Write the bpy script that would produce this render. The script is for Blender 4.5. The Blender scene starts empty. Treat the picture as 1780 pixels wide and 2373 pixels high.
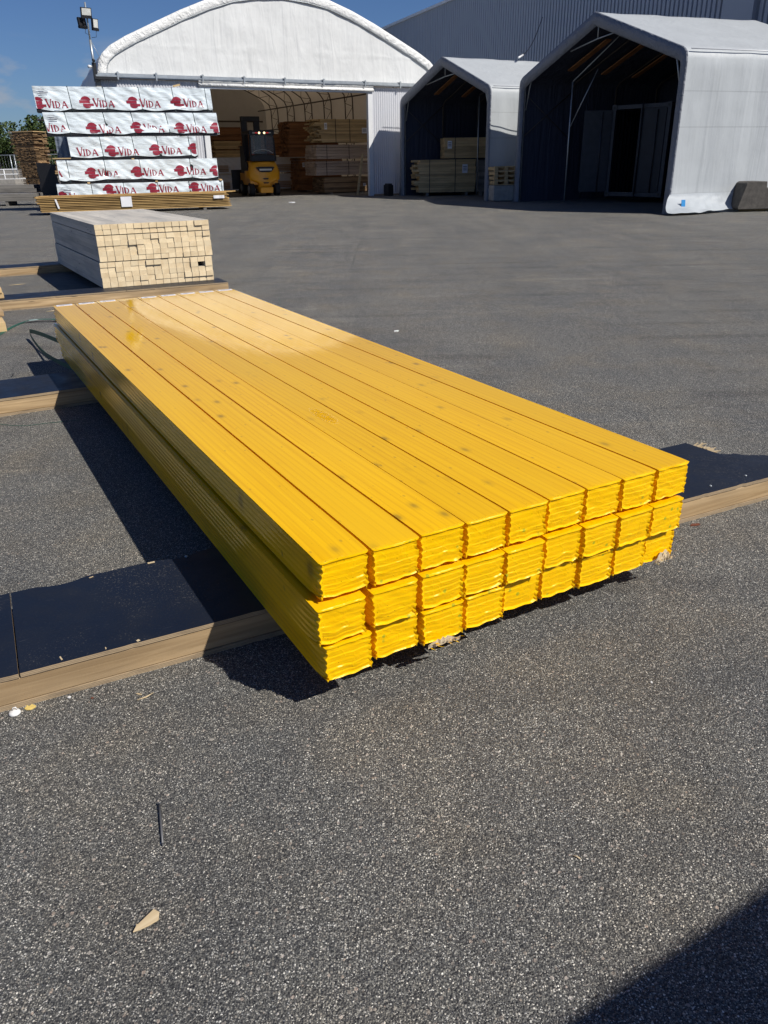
import bpy, bmesh, math, random
from mathutils import Vector, Matrix, noise
random.seed(7)
R = math.radians
scene = bpy.context.scene
col = scene.collection

# ------------------------------------------------------------------ camera
CAM_H = 1.37
RT = ((0.99986066, -0.01669325, 0.0),
      (-0.00696814, -0.41736423, 0.90871258),
      (-0.01516937, -0.90858595, -0.41742239))      # world <- camera (x right, y down, z forward)
FPX = 1778.0
cam_d = bpy.data.cameras.new('camera')
cam = bpy.data.objects.new('camera', cam_d)
col.objects.link(cam)
cam_d.sensor_fit = 'VERTICAL'
cam_d.sensor_height = 24.0
cam_d.lens = 24.0 * FPX / 2373.0
cam_d.clip_start = 0.02
cam_d.clip_end = 2000
m = Matrix.Identity(4)
for r in range(3):
    m[r][0] = RT[r][0]; m[r][1] = -RT[r][1]; m[r][2] = -RT[r][2]
m[2][3] = CAM_H
cam.matrix_world = m
scene.camera = cam

# ------------------------------------------------------------------ light
SUN_EL, SUN_AZ = R(45.5), R(147.0 - 180.0)           # azimuth of the sun itself, from +X
sd_ = bpy.data.lights.new('sun', 'SUN')
sd_.energy = 5.0; sd_.angle = R(0.53); sd_.color = (1.0, 0.955, 0.88)
sun = bpy.data.objects.new('sun', sd_); col.objects.link(sun)
sdir = Vector((math.cos(SUN_EL) * math.cos(SUN_AZ), math.cos(SUN_EL) * math.sin(SUN_AZ), math.sin(SUN_EL)))
sun.rotation_euler = sdir.to_track_quat('Z', 'Y').to_euler()
world = bpy.data.worlds.new('World'); scene.world = world; world.use_nodes = True
wn, wl = world.node_tree.nodes, world.node_tree.links
bg = wn['Background']; bg.inputs['Strength'].default_value = 0.060
sky = wn.new('ShaderNodeTexSky'); sky.sky_type = 'NISHITA'; sky.sun_disc = False
sky.sun_elevation = SUN_EL; sky.sun_rotation = math.pi / 2 - SUN_AZ
sky.altitude = 300; sky.air_density = 1.0; sky.dust_density = 0.25; sky.ozone_density = 2.2
# small fair-weather clouds low over the horizon
tc = wn.new('ShaderNodeTexCoord'); mp = wn.new('ShaderNodeMapping'); mp.inputs['Scale'].default_value = (7, 7, 19)
mp.inputs['Location'].default_value = (0.5, 0.5, -0.5)
nz = wn.new('ShaderNodeTexNoise'); nz.inputs['Scale'].default_value = 1.5; nz.inputs['Detail'].default_value = 6
nz.inputs['Roughness'].default_value = 0.55
cr = wn.new('ShaderNodeValToRGB'); cr.color_ramp.elements[0].position = 0.50; cr.color_ramp.elements[1].position = 0.64
sp = wn.new('ShaderNodeSeparateXYZ'); mr = wn.new('ShaderNodeMapRange')
mr.inputs['From Min'].default_value = 0.125; mr.inputs['From Max'].default_value = 0.09
mu = wn.new('ShaderNodeMath'); mu.operation = 'MULTIPLY'
m3 = wn.new('ShaderNodeMath'); m3.operation = 'MULTIPLY'; m3.inputs[1].default_value = 0.7
mx = wn.new('ShaderNodeMixRGB'); mx.inputs['Color2'].default_value = (6.0, 6.4, 7.2, 1)
wl.new(tc.outputs['Generated'], mp.inputs['Vector']); wl.new(mp.outputs['Vector'], nz.inputs['Vector'])
wl.new(nz.outputs['Fac'], cr.inputs['Fac']); wl.new(tc.outputs['Generated'], sp.inputs['Vector'])
wl.new(sp.outputs['Z'], mr.inputs['Value']); wl.new(cr.outputs['Color'], mu.inputs[0]); wl.new(mr.outputs['Result'], mu.inputs[1])
wl.new(mu.outputs[0], m3.inputs[0]); wl.new(m3.outputs[0], mx.inputs['Fac'])
tn = wn.new('ShaderNodeMixRGB'); tn.blend_type = 'MULTIPLY'; tn.inputs['Fac'].default_value = 1.0; tn.inputs['Color2'].default_value = (.51, .69, 1.04, 1)
wl.new(sky.outputs['Color'], tn.inputs['Color1']); wl.new(tn.outputs['Color'], mx.inputs['Color1']); wl.new(mx.outputs['Color'], bg.inputs['Color'])
vs = scene.view_settings
vs.view_transform = 'Standard'; vs.look = 'None'; vs.gamma = 1.0; vs.exposure = 0.0; vs.use_curve_mapping = False


# ------------------------------------------------------------------ helpers
def G(px, py, z=0.0):
    """point at height z seen at a pixel of the 1780 x 2373 photograph (survey of the yard)"""
    a, b, c = px - 890.0, py - 1186.5, FPX
    d = [RT[r][0] * a + RT[r][1] * b + RT[r][2] * c for r in range(3)]
    t = (z - CAM_H) / d[2]
    return Vector((d[0] * t, d[1] * t, z))


class MB:
    def __init__(s):
        s.v = []; s.f = []; s.m = []

    def add(s, vs_, fs, mi=0):
        o = len(s.v)
        s.v += [tuple(v) for v in vs_]
        for f in fs:
            s.f.append([o + i for i in f]); s.m.append(mi)

    def box(s, x0, x1, y0, y1, z0, z1, mi=0, M=None):
        p = [(x0, y0, z0), (x1, y0, z0), (x1, y1, z0), (x0, y1, z0), (x0, y0, z1), (x1, y0, z1), (x1, y1, z1), (x0, y1, z1)]
        if M: p = [M @ Vector(q) for q in p]
        s.add(p, [(3, 2, 1, 0), (4, 5, 6, 7), (0, 1, 5, 4), (1, 2, 6, 5), (2, 3, 7, 6), (3, 0, 4, 7)], mi)

    def prism(s, poly, a, b, axis='y', mi=0):
        """poly (u,v) extruded between a and b along axis; u,v = the two other axes in xyz order"""
        def P(u, v, t):
            return {'x': (t, u, v), 'y': (u, t, v), 'z': (u, v, t)}[axis]
        n = len(poly)
        s.add([P(u, v, a) for u, v in poly] + [P(u, v, b) for u, v in poly],
              [list(range(n)), list(range(2 * n - 1, n - 1, -1))] + [(i, i + n, (i + 1) % n + n, (i + 1) % n) for i in range(n)], mi)

    def tube(s, pts, r, n=8, mi=0, closed=False):
        pts = [Vector(p) for p in pts]
        rr = r if isinstance(r, (list, tuple)) else [r] * len(pts)
        rings = []; up = None
        for i, p in enumerate(pts):
            t = (pts[min(i + 1, len(pts) - 1)] - pts[max(i - 1, 0)]).normalized()
            if up is None:
                up = Vector((0, 0, 1)) if abs(t.z) < 0.9 else Vector((1, 0, 0))
            x = up.cross(t)
            if x.length < 1e-5: x = t.orthogonal()
            x.normalize(); y = t.cross(x).normalized(); up = y
            rings.append([p + x * rr[i] * math.cos(2 * math.pi * k / n) + y * rr[i] * math.sin(2 * math.pi * k / n) for k in range(n)])
        vv = [q for ring in rings for q in ring]
        ff = []
        for i in range(len(pts) - 1):
            for k in range(n):
                ff.append((i * n + k, i * n + (k + 1) % n, (i + 1) * n + (k + 1) % n, (i + 1) * n + k))
        ff.append(list(range(n))[::-1]); ff.append([(len(pts) - 1) * n + k for k in range(n)])
        s.add(vv, ff, mi)

    def grid(s, fn, nu, nv, mi=0):
        vv = [fn(i / nu, j / nv) for j in range(nv + 1) for i in range(nu + 1)]
        ff = [(j * (nu + 1) + i, j * (nu + 1) + i + 1, (j + 1) * (nu + 1) + i + 1, (j + 1) * (nu + 1) + i) for j in range(nv) for i in range(nu)]
        s.add(vv, ff, mi)

    def build(s, name, mat, parent=None, smooth=False, fix=True, angle=None, bevel=0):
        me = bpy.data.meshes.new(name)
        me.from_pydata(s.v, [], s.f)
        mats = mat if isinstance(mat, (list, tuple)) else [mat]
        for q in mats: me.materials.append(q)
        for p, i in zip(me.polygons, s.m): p.material_index = i
        if fix:
            b = bmesh.new(); b.from_mesh(me)
            bmesh.ops.recalc_face_normals(b, faces=b.faces)
            if bevel:
                bmesh.ops.bevel(b, geom=list(b.edges), offset=bevel, segments=1, affect='EDGES')
            b.to_mesh(me); b.free()
        if smooth:
            me.shade_smooth()
            if angle: me.set_sharp_from_angle(angle=R(angle))
        me.update()
        o = bpy.data.objects.new(name, me); col.objects.link(o)
        if parent: o.parent = parent
        return o


def tag(o, label=None, cat=None, group=None, kind=None):
    if label: o['label'] = label
    if cat: o['category'] = cat
    if group: o['group'] = group
    if kind: o['kind'] = kind
    return o


def thing(name, label, cat, loc=(0, 0, 0), rz=0.0, group=None):
    o = bpy.data.objects.new(name, None); o.empty_display_size = 0.1
    col.objects.link(o); o.location = loc; o.rotation_euler = (0, 0, rz)
    return tag(o, label, cat, group)


def place(o, loc, rz=0.0, rx=0.0, ry=0.0):
    o.location = loc; o.rotation_euler = (rx, ry, rz); return o


# ------------------------------------------------------------------ materials
class Mat:
    def __init__(s, name, base=(.5, .5, .5), rough=.6, metal=0.0, spec=.5):
        s.m = bpy.data.materials.new(name); s.m.use_nodes = True
        s.n, s.l = s.m.node_tree.nodes, s.m.node_tree.links
        s.b = s.n['Principled BSDF']; s.out = s.n['Material Output']
        s.b.inputs['Base Color'].default_value = (*base, 1); s.b.inputs['Roughness'].default_value = rough
        s.b.inputs['Metallic'].default_value = metal
        s.b.inputs['Specular IOR Level'].default_value = spec
        s._tc = None

    def co(s, scale=(1, 1, 1), loc=(0, 0, 0), rand=False, src='Object'):
        tc = s.n.new('ShaderNodeTexCoord'); mp = s.n.new('ShaderNodeMapping')
        mp.inputs['Scale'].default_value = scale; mp.inputs['Location'].default_value = loc
        s.l.new(tc.outputs[src], mp.inputs['Vector'])
        if rand:
            oi = s.n.new('ShaderNodeObjectInfo'); ad = s.n.new('ShaderNodeVectorMath'); ad.operation = 'ADD'
            ml = s.n.new('ShaderNodeMath'); ml.operation = 'MULTIPLY'; ml.inputs[1].default_value = 37.0
            s.l.new(oi.outputs['Random'], ml.inputs[0])
            s.l.new(mp.outputs['Vector'], ad.inputs[0]); s.l.new(ml.outputs[0], ad.inputs[1])
            return ad.outputs[0]
        return mp.outputs['Vector']

    def noise(s, vec, scale=5, detail=4, rough=.5, dist=0.0, out='Fac'):
        t = s.n.new('ShaderNodeTexNoise'); t.inputs['Scale'].default_value = scale; t.inputs['Detail'].default_value = detail
        t.inputs['Roughness'].default_value = rough; t.inputs['Distortion'].default_value = dist
        s.l.new(vec, t.inputs['Vector']); return t.outputs[out]

    def voro(s, vec, scale=5, feature='F1', out='Distance', rnd=1.0):
        t = s.n.new('ShaderNodeTexVoronoi'); t.feature = feature; t.inputs['Scale'].default_value = scale
        t.inputs['Randomness'].default_value = rnd
        s.l.new(vec, t.inputs['Vector']); return t.outputs[out]

    def wave(s, vec, scale=5, dist=2, detail=2, dscale=1, bands='X', kind='BANDS'):
        t = s.n.new('ShaderNodeTexWave'); t.wave_type = kind
        if kind == 'BANDS': t.bands_direction = bands
        t.inputs['Scale'].default_value = scale; t.inputs['Distortion'].default_value = dist
        t.inputs['Detail'].default_value = detail; t.inputs['Detail Scale'].default_value = dscale
        s.l.new(vec, t.inputs['Vector']); return t.outputs['Fac']

    def ramp(s, fac, stops, interp='LINEAR'):
        t = s.n.new('ShaderNodeValToRGB'); e = t.color_ramp.elements; t.color_ramp.interpolation = interp
        while len(e) > 1: e.remove(e[-1])
        for i, (p, c) in enumerate(stops):
            k = e[0] if i == 0 else e.new(p)
            k.position = p; k.color = (*c, 1) if isinstance(c, (tuple, list)) else (c, c, c, 1)
        s.l.new(fac, t.inputs['Fac']); return t.outputs['Color']

    def mix(s, a, b, fac=.5, mode='MIX'):
        t = s.n.new('ShaderNodeMixRGB'); t.blend_type = mode
        for i, x in (('Color1', a), ('Color2', b), ('Fac', fac)):
            if hasattr(x, 'is_linked'): s.l.new(x, t.inputs[i])
            elif isinstance(x, (tuple, list)): t.inputs[i].default_value = (*x, 1)
            else: t.inputs[i].default_value = x
        return t.outputs['Color']

    def math(s, op, a, b=0.0, c=None):
        t = s.n.new('ShaderNodeMath'); t.operation = op
        for i, x in enumerate((a, b, c)):
            if x is None: continue
            if hasattr(x, 'is_linked'): s.l.new(x, t.inputs[i])
            else: t.inputs[i].default_value = x
        return t.outputs[0]

    def sep(s, vec):
        t = s.n.new('ShaderNodeSeparateXYZ'); s.l.new(vec, t.inputs[0]); return t.outputs

    def rand(s, island=False):
        if island: return s.n.new('ShaderNodeNewGeometry').outputs['Random Per Island']
        return s.n.new('ShaderNodeObjectInfo').outputs['Random']

    def color(s, x): s.l.new(x, s.b.inputs['Base Color']); return s
    def roughn(s, x): s.l.new(x, s.b.inputs['Roughness']); return s

    def bump(s, h, strength=.3, dist=.01, prev=None):
        t = s.n.new('ShaderNodeBump'); t.inputs['Strength'].default_value = strength; t.inputs['Distance'].default_value = dist
        s.l.new(h, t.inputs['Height'])
        if prev is not None: s.l.new(prev, t.inputs['Normal'])
        s.l.new(t.outputs['Normal'], s.b.inputs['Normal']); return t.outputs['Normal']


def wood(name, c1, c2, dark, axis=1, grain=60.0, knots=3.0, island=False, rough=.65, var=.25, knotcol=None):
    """sawn timber with grain along the given local axis"""
    M = Mat(name, c1, rough, spec=.25)
    sc = [grain, grain, grain]; sc[axis] = 1.6
    v = M.co(sc, rand=True)
    g = M.noise(v, 1.0, 4, .6, 0.6)
    c = M.mix(c1, c2, M.ramp(g, [(.35, 0.0), (.65, 1.0)]))
    sb = [7, 7, 7]; sb[axis] = 1.2
    big = M.noise(M.co(sb, rand=True), 1.0, 3)
    c = M.mix(c, dark, M.ramp(big, [(.46, 0.0), (.74, .7)]))
    if knots:
        sk = [16, 16, 16]; sk[axis] = knots
        k = M.voro(M.co(sk, rand=True), 1.0)
        c = M.mix(c, knotcol or tuple(x * .45 for x in dark), M.ramp(k, [(.05, .85), (.13, 0.0)]))
    r = M.rand(island)
    hs = M.n.new('ShaderNodeHueSaturation'); M.l.new(c, hs.inputs['Color'])
    M.l.new(M.math('MULTIPLY_ADD', r, var * 2, 1 - var), hs.inputs['Value'])
    M.color(hs.outputs['Color']); M.bump(g, .25, .002)
    return M.m


def plain(name, c, rough=.6, metal=0.0, n=.12, scale=6, bump=0.0, bscale=30, spec=.5, coat=0):
    M = Mat(name, c, rough, metal, spec)
    k = M.noise(M.co(), scale, 5, .6)
    M.color(M.mix(tuple(x * (1 - n) for x in c), tuple(min(1, x * (1 + n)) for x in c), M.ramp(k, [(.3, 0.0), (.7, 1.0)])))
    if bump: M.bump(M.noise(M.co(), bscale, 4), bump, .01)
    if coat:
        M.b.inputs['Coat Weight'].default_value = coat; M.b.inputs['Coat Roughness'].default_value = .05
    return M.m


def make_asphalt():
    M = Mat('asphalt', (.1, .1, .1), .78, spec=.3)
    v = M.co()
    # rounded aggregate of two sizes sitting in a dark binder
    d1 = M.voro(v, 215.0); c1 = M.sep(M.voro(v, 215.0, out='Color'))
    d2 = M.voro(v, 480.0); c2 = M.sep(M.voro(v, 480.0, out='Color'))
    d3 = M.voro(v, 78.0); c3 = M.sep(M.voro(v, 78.0, out='Color'))
    small = M.ramp(c2[0], [(0, (.028, .028, .030)), (.45, (.060, .059, .059)), (.75, (.115, .111, .103)), (.92, (.23, .22, .20)), (1, (.52, .50, .47))])
    mid = M.ramp(c1[0], [(0, (.022, .022, .024)), (.4, (.055, .054, .055)), (.7, (.115, .110, .100)), (.86, (.20, .185, .165)), (.95, (.36, .33, .29)), (1, (.62, .59, .54))])
    big = M.ramp(c3[1], [(0, (.10, .09, .085)), (.4, (.19, .165, .145)), (.7, (.26, .21, .18)), (1, (.36, .34, .32))])
    c = M.mix(small, mid, M.math('LESS_THAN', d1, .42))
    isbig = M.math('MULTIPLY', M.math('GREATER_THAN', c3[0], .88), M.math('LESS_THAN', d3, .30))
    c = M.mix(c, big, isbig)
    pit = M.noise(v, 110, 3, .7)
    c = M.mix(c, (.012, .012, .014), M.ramp(pit, [(.30, .95), (.42, 0.0)]))
    # dust, wear and tyre-polished patches
    lg = M.noise(v, .9, 5, .6, .4)
    c = M.mix(c, M.mix(c, (1.32, 1.27, 1.18), 1.0, 'MULTIPLY'), M.ramp(lg, [(.35, 0.0), (.7, 1.0)]))
    st = M.noise(M.co((1.2, .12, 1)), 1.3, 5, .6, 1.5)
    c = M.mix(c, M.mix(c, (.78, .79, .82), 1.0, 'MULTIPLY'), M.ramp(st, [(.45, 0.0), (.75, .9)]))
    tan = M.noise(v, 2.3, 4, .6)
    c = M.mix(c, M.mix(c, (1.06, 1.0, .92), 1.0, 'MULTIPLY'), M.ramp(tan, [(.45, 0.0), (.7, 1.0)]))
    # turning marks of truck tyres and drifts of pale dust
    tw = M.wave(M.co((1, 1, 1), (-6.0, -9.5, 0)), .55, 1.6, 2, .6, kind='RINGS')
    tm = M.math('MULTIPLY', M.ramp(tw, [(.80, 0.0), (.96, 1.0)]), M.ramp(M.noise(v, .5, 4, .6), [(.48, 0.0), (.62, .8)]))
    c = M.mix(c, M.mix(c, (.74, .74, .76), 1.0, 'MULTIPLY'), tm)
    dr_ = M.noise(M.co((.5, 2.6, 1)), 1.1, 6, .68, 1.0)
    c = M.mix(c, M.mix(c, (1.22, 1.2, 1.16), 1.0, 'MULTIPLY'), M.ramp(dr_, [(.55, 0.0), (.68, 1.0)]))
    ck = M.voro(M.co((1, 1, 1)), .16, 'DISTANCE_TO_EDGE')
    ckd = M.math('ADD', ck, M.math('MULTIPLY', M.noise(v, 6, 4, .7), .012))
    c = M.mix(c, (.03, .03, .032), M.ramp(ckd, [(.0065, .55), (.0078, 0.0)]))
    # smaller stains
    oil = M.noise(v, .35, 6, .7, .8)
    c = M.mix(c, (.045, .045, .048), M.ramp(oil, [(.62, 0.0), (.75, .35)]))
    c = M.mix(c, (1.33, 1.37, 1.38), 1.0, 'MULTIPLY')
    M.color(c)
    h = M.math('SUBTRACT', M.math('MULTIPLY', pit, 1.4), M.math('MULTIPLY', d1, .9))
    h = M.math('ADD', h, M.math('MULTIPLY', d2, -.35))
    nb = M.bump(h, .85, .0045)
    return M.m


def make_film(name, island=False):
    """stretched yellow polythene over planed boards: grain and knots show through, gloss on top"""
    M = Mat(name, (.85, .47, .004), .16, spec=.42)
    M.b.inputs['Specular Tint'].default_value = (1.0, .70, .10, 1)
    v = M.co((55, 1.0, 55), rand=True)
    g = M.noise(v, 1.2, 4, .6, .8)
    c = M.mix((.93, .52, .001), (.84, .45, .0008), M.ramp(g, [(.38, 0.0), (.68, 1.0)]))
    gw = M.wave(M.co((7, .30, 7), rand=True), 2.0, 11, 2, .55, 'X')
    c = M.mix(c, (.66, .33, .002), M.ramp(gw, [(.66, 0.0), (.99, .36)]))
    k = M.voro(M.co((10, 5.2, 4), rand=True), 1.0)
    c = M.mix(c, (.36, .21, .015), M.ramp(k, [(.055, .80), (.085, .55), (.13, .22), (.22, 0.0)]))
    k2 = M.voro(M.co((24, 12, 9), rand=True), 1.0)
    c = M.mix(c, (.42, .25, .02), M.ramp(k2, [(.05, .7), (.12, 0.0)]))
    k3 = M.voro(M.co((6, 1.5, 3), rand=True), 1.0); k3c = M.sep(M.voro(M.co((6, 1.5, 3), rand=True), 1.0, out='Color'))
    pucker = M.math('MULTIPLY', M.ramp(k3, [(.10, 1.0), (.20, 0.0)]), M.math('GREATER_THAN', k3c[0], .72))
    c = M.mix(c, (.80, .37, .001), M.math('MULTIPLY', pucker, .45))
    # pepper specks and faint green pith dots where boards end
    s1 = M.voro(M.co(rand=True), 95.0); s1c = M.sep(M.voro(M.co(rand=True), 95.0, out='Color'))
    spk = M.math('MULTIPLY', M.math('LESS_THAN', s1, .10), M.math('GREATER_THAN', s1c[0], .75))
    c = M.mix(c, (.10, .07, .0), M.math('MULTIPLY', spk, .7))
    s2 = M.voro(M.co(rand=True), 30.0); s2c = M.sep(M.voro(M.co(rand=True), 30.0, out='Color'))
    gr = M.math('MULTIPLY', M.ramp(s2, [(.10, 1.0), (.20, 0.0)]), M.math('GREATER_THAN', s2c[0], .86))
    yy = M.sep(M.co())[1]
    c = M.mix(c, (.42, .36, .01), M.math('MULTIPLY', M.math('MULTIPLY', gr, .6), M.math('LESS_THAN', yy, .012)))
    lg = M.noise(M.co((2, .7, 2), rand=True), 1.3, 3)
    c = M.mix(c, (.88, .51, .010), M.ramp(lg, [(.45, 0.0), (.7, .6)]))
    hs = M.n.new('ShaderNodeHueSaturation'); M.l.new(c, hs.inputs['Color']); M.l.new(M.math('MULTIPLY_ADD', M.rand(), .10, .94), hs.inputs['Value']); c = hs.outputs['Color']
    M.color(c)
    # wetting-out of the film on the wood: gloss broken up in fine streaks
    rn = M.noise(M.co((70, 3, 70), rand=True), 1.0, 3, .6)
    M.roughn(M.ramp(rn, [(.3, .02), (.7, .05)]))
    rip = M.noise(M.co((9, 1.2, 9), rand=True), 1.5, 3, .5)
    nb = M.bump(rip, .14, .0022)
    fine = M.noise(M.co((70, 7, 70), rand=True), 1.0, 3, .6)
    nb = M.bump(fine, .22, .0008, nb)
    pw = M.wave(M.co((1, .5, 1), rand=True), 45, 9, 2, 1.2, 'Y')
    M.bump(M.math('MULTIPLY', pw, pucker), .6, .003, nb)
    return M.m


def make_filmend():
    """the same film gathered over board ends: crinkled"""
    M = Mat('yellow_film_gathered', (.88, .50, .004), .34, spec=.4)
    M.b.inputs['Specular Tint'].default_value = (1.0, .85, .45, 1)
    v = M.co(rand=True)
    c = M.mix((.93, .56, .001), (.86, .465, .001), M.noise(v, 24, 3, .5))
    s1 = M.voro(v, 95.0); s1c = M.sep(M.voro(v, 95.0, out='Color'))
    spk = M.math('MULTIPLY', M.math('LESS_THAN', s1, .13), M.math('GREATER_THAN', s1c[0], .80))
    c = M.mix(c, (.10, .07, .0), M.math('MULTIPLY', spk, .75))
    s2 = M.voro(v, 34.0); s2c = M.sep(M.voro(v, 34.0, out='Color'))
    gr = M.math('MULTIPLY', M.ramp(s2, [(.14, 1.0), (.26, 0.0)]), M.math('GREATER_THAN', s2c[0], .82))
    c = M.mix(c, (.36, .38, .02), M.math('MULTIPLY', gr, .85))
    M.color(c)
    M.b.inputs['Subsurface Weight'].default_value = .12
    M.b.inputs['Subsurface Radius'].default_value = (.02, .008, .001)
    M.b.inputs['Subsurface Scale'].default_value = .4
    w1 = M.wave(M.co((1, 1, 1), rand=True), 26, 7, 3, 1.6, 'DIAGONAL')
    w2 = M.wave(M.co((1, 1, 1), rand=True), 60, 12, 3, 1.1, 'Z')
    msk = M.ramp(M.noise(v, 16, 2), [(.42, 0.0), (.62, 1.0)])
    h = M.math('ADD', M.math('MULTIPLY', w1, msk), M.math('MULTIPLY', w2, .25))
    nb0 = M.bump(h, .12, .0018)
    wv_ = M.n.new('ShaderNodeVectorMath'); wv_.operation = 'MULTIPLY_ADD'
    M.l.new(M.noise(v, 12, 3, .5, out='Color'), wv_.inputs[0]); wv_.inputs[1].default_value = (.05, .05, .05); M.l.new(M.co((.55, 1, 1.3), rand=True), wv_.inputs[2])
    ce = M.voro(wv_.outputs[0], 26, 'DISTANCE_TO_EDGE')
    nb = M.bump(M.ramp(ce, [(0, 1.0), (.06, 0.0)]), .30, .0012, nb0)
    M.bump(M.noise(v, 210, 2), .12, .0008, nb)
    return M.m


def make_wrap(name, c):
    M = Mat(name, c, .28, spec=.5)
    M.color(M.mix(tuple(x * .93 for x in c), c, M.noise(M.co(), 2.0, 4)))
    w1 = M.wave(M.co((1, 1, 1.3), rand=True), 1.6, 7, 2, .7, 'DIAGONAL')
    w2 = M.noise(M.co((2, 2, 6), rand=True), 1.4, 3, .5, 1.2)
    h = M.math('ADD', M.math('MULTIPLY', w1, .5), M.math('MULTIPLY', w2, 1.0))
    M.bump(h, .36, .055)
    M.b.inputs['Coat Weight'].default_value = .3; M.b.inputs['Coat Roughness'].default_value = .12
    return M.m


def make_tarp(name, c, fold=.35, stretch=(3, 3, .35), trans=0.0, tcol=(1, 1, 1), dirt=True):
    M = Mat(name, c, .5, spec=.35)
    v = M.co()
    k = M.mix(tuple(x * .9 for x in c), c, M.ramp(M.noise(v, 1.3, 5, .6), [(.3, 0.0), (.7, 1.0)]))
    if dirt:
        d = M.noise(M.co((4, 4, .5)), 1.6, 5, .65)
        k = M.mix(k, tuple(x * .68 for x in c), M.ramp(d, [(.55, 0.0), (.82, .45)]))
    if name == 'grey_tent_fabric':                                # welded seams run along the walls
        zc = M.sep(M.co())[2]
        for zz in (2.76, 1.98, .47):
            k = M.mix(k, tuple(x * .72 for x in c), M.math('MULTIPLY', M.math('LESS_THAN', M.math('ABSOLUTE', M.math('SUBTRACT', zc, zz)), .011), .8))
    M.color(k)
    f = M.noise(M.co(stretch), 1.1, 4, .5, 1.2)
    f2 = M.noise(v, 3.0, 3)
    M.bump(M.math('ADD', f, M.math('MULTIPLY', f2, .35)), fold, .12)
    if trans:
        t = M.n.new('ShaderNodeBsdfTranslucent'); t.inputs['Color'].default_value = (*tcol, 1)
        mxs = M.n.new('ShaderNodeMixShader'); mxs.inputs[0].default_value = trans
        M.l.new(M.b.outputs[0], mxs.inputs[1]); M.l.new(t.outputs[0], mxs.inputs[2]); M.l.new(mxs.outputs[0], M.out.inputs['Surface'])
    return M.m


def make_ply():
    M = Mat('film_faced_plywood', (.016, .021, .040), .42, spec=.45)
    v = M.co()
    c = M.mix((.006, .009, .018), (.011, .015, .026), M.noise(v, 5, 4))
    c = M.mix(c, (.16, .15, .13), M.math('MULTIPLY', M.ramp(M.noise(v, 150, 2, .8), [(.60, 0.0), (.70, .9)]), M.ramp(M.noise(v, 4.5, 4), [(.42, .08), (.64, 1.0)])))
    sc = M.noise(M.co((6, 90, 6)), 1.0, 3, .6, 1.0)
    c = M.mix(c, (.10, .10, .11), M.ramp(sc, [(.69, 0.0), (.74, .35)]))
    M.color(c)
    M.roughn(M.ramp(M.noise(v, 9, 4), [(.3, .38), (.7, .6)]))
    M.bump(M.noise(v, 45, 3), .15, .003)
    return M.m


def make_plyedge():
    M = Mat('plywood_edge', (.35, .26, .17), .75, spec=.2)
    z = M.sep(M.co())[2]
    w = M.math('FRACT', M.math('MULTIPLY', z, 210.0))
    c = M.ramp(w, [(.0, (.36, .27, .17)), (.5, (.46, .35, .22)), (.55, (.09, .06, .04)), (.7, (.11, .075, .05)), (.75, (.36, .27, .17))])
    n = M.noise(M.co((8, 8, 60)), 1, 4, .6)
    c = M.mix(c, (.10, .08, .065), M.ramp(n, [(.5, 0.0), (.75, .7)]))
    M.color(c); M.bump(n, .4, .004)
    return M.m


def make_panel():
    M = Mat('corrugated_clear_sheet', (.82, .83, .88), .22, spec=.5)
    M.color(M.mix((.76, .78, .84), (.88, .89, .93), M.noise(M.co((1, 1, .4)), 3, 4)))
    t = M.n.new('ShaderNodeBsdfTranslucent'); t.inputs['Color'].default_value = (.7, .72, .8, 1)
    tr = M.n.new('ShaderNodeBsdfTransparent'); tr.inputs['Color'].default_value = (.8, .84, .95, 1)
    a = M.n.new('ShaderNodeMixShader'); a.inputs[0].default_value = .5
    b = M.n.new('ShaderNodeMixShader'); b.inputs[0].default_value = .30
    M.l.new(t.outputs[0], a.inputs[1]); M.l.new(tr.outputs[0], a.inputs[2])
    M.l.new(M.b.outputs[0], b.inputs[1]); M.l.new(a.outputs[0], b.inputs[2]); M.l.new(b.outputs[0], M.out.inputs['Surface'])
    return M.m


def make_glass():
    M = Mat('cab_glass', (.3, .35, .4), .05, spec=.8)
    tr = M.n.new('ShaderNodeBsdfTransparent'); tr.inputs['Color'].default_value = (.75, .8, .85, 1)
    b = M.n.new('ShaderNodeMixShader'); b.inputs[0].default_value = .75
    M.l.new(M.b.outputs[0], b.inputs[1]); M.l.new(tr.outputs[0], b.inputs[2]); M.l.new(b.outputs[0], M.out.inputs['Surface'])
    return M.m


def emis(name, c, s):
    M = Mat(name, c, .4); M.b.inputs['Emission Color'].default_value = (*c, 1); M.b.inputs['Emission Strength'].default_value = s
    return M.m


def make_leaf():
    M = Mat('leaves', (.05, .09, .02), .6, spec=.2)
    r = M.rand(True)
    M.color(M.ramp(r, [(0, (.022, .040, .012)), (.5, (.045, .075, .020)), (1, (.085, .115, .035))]))
    return M.m


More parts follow.
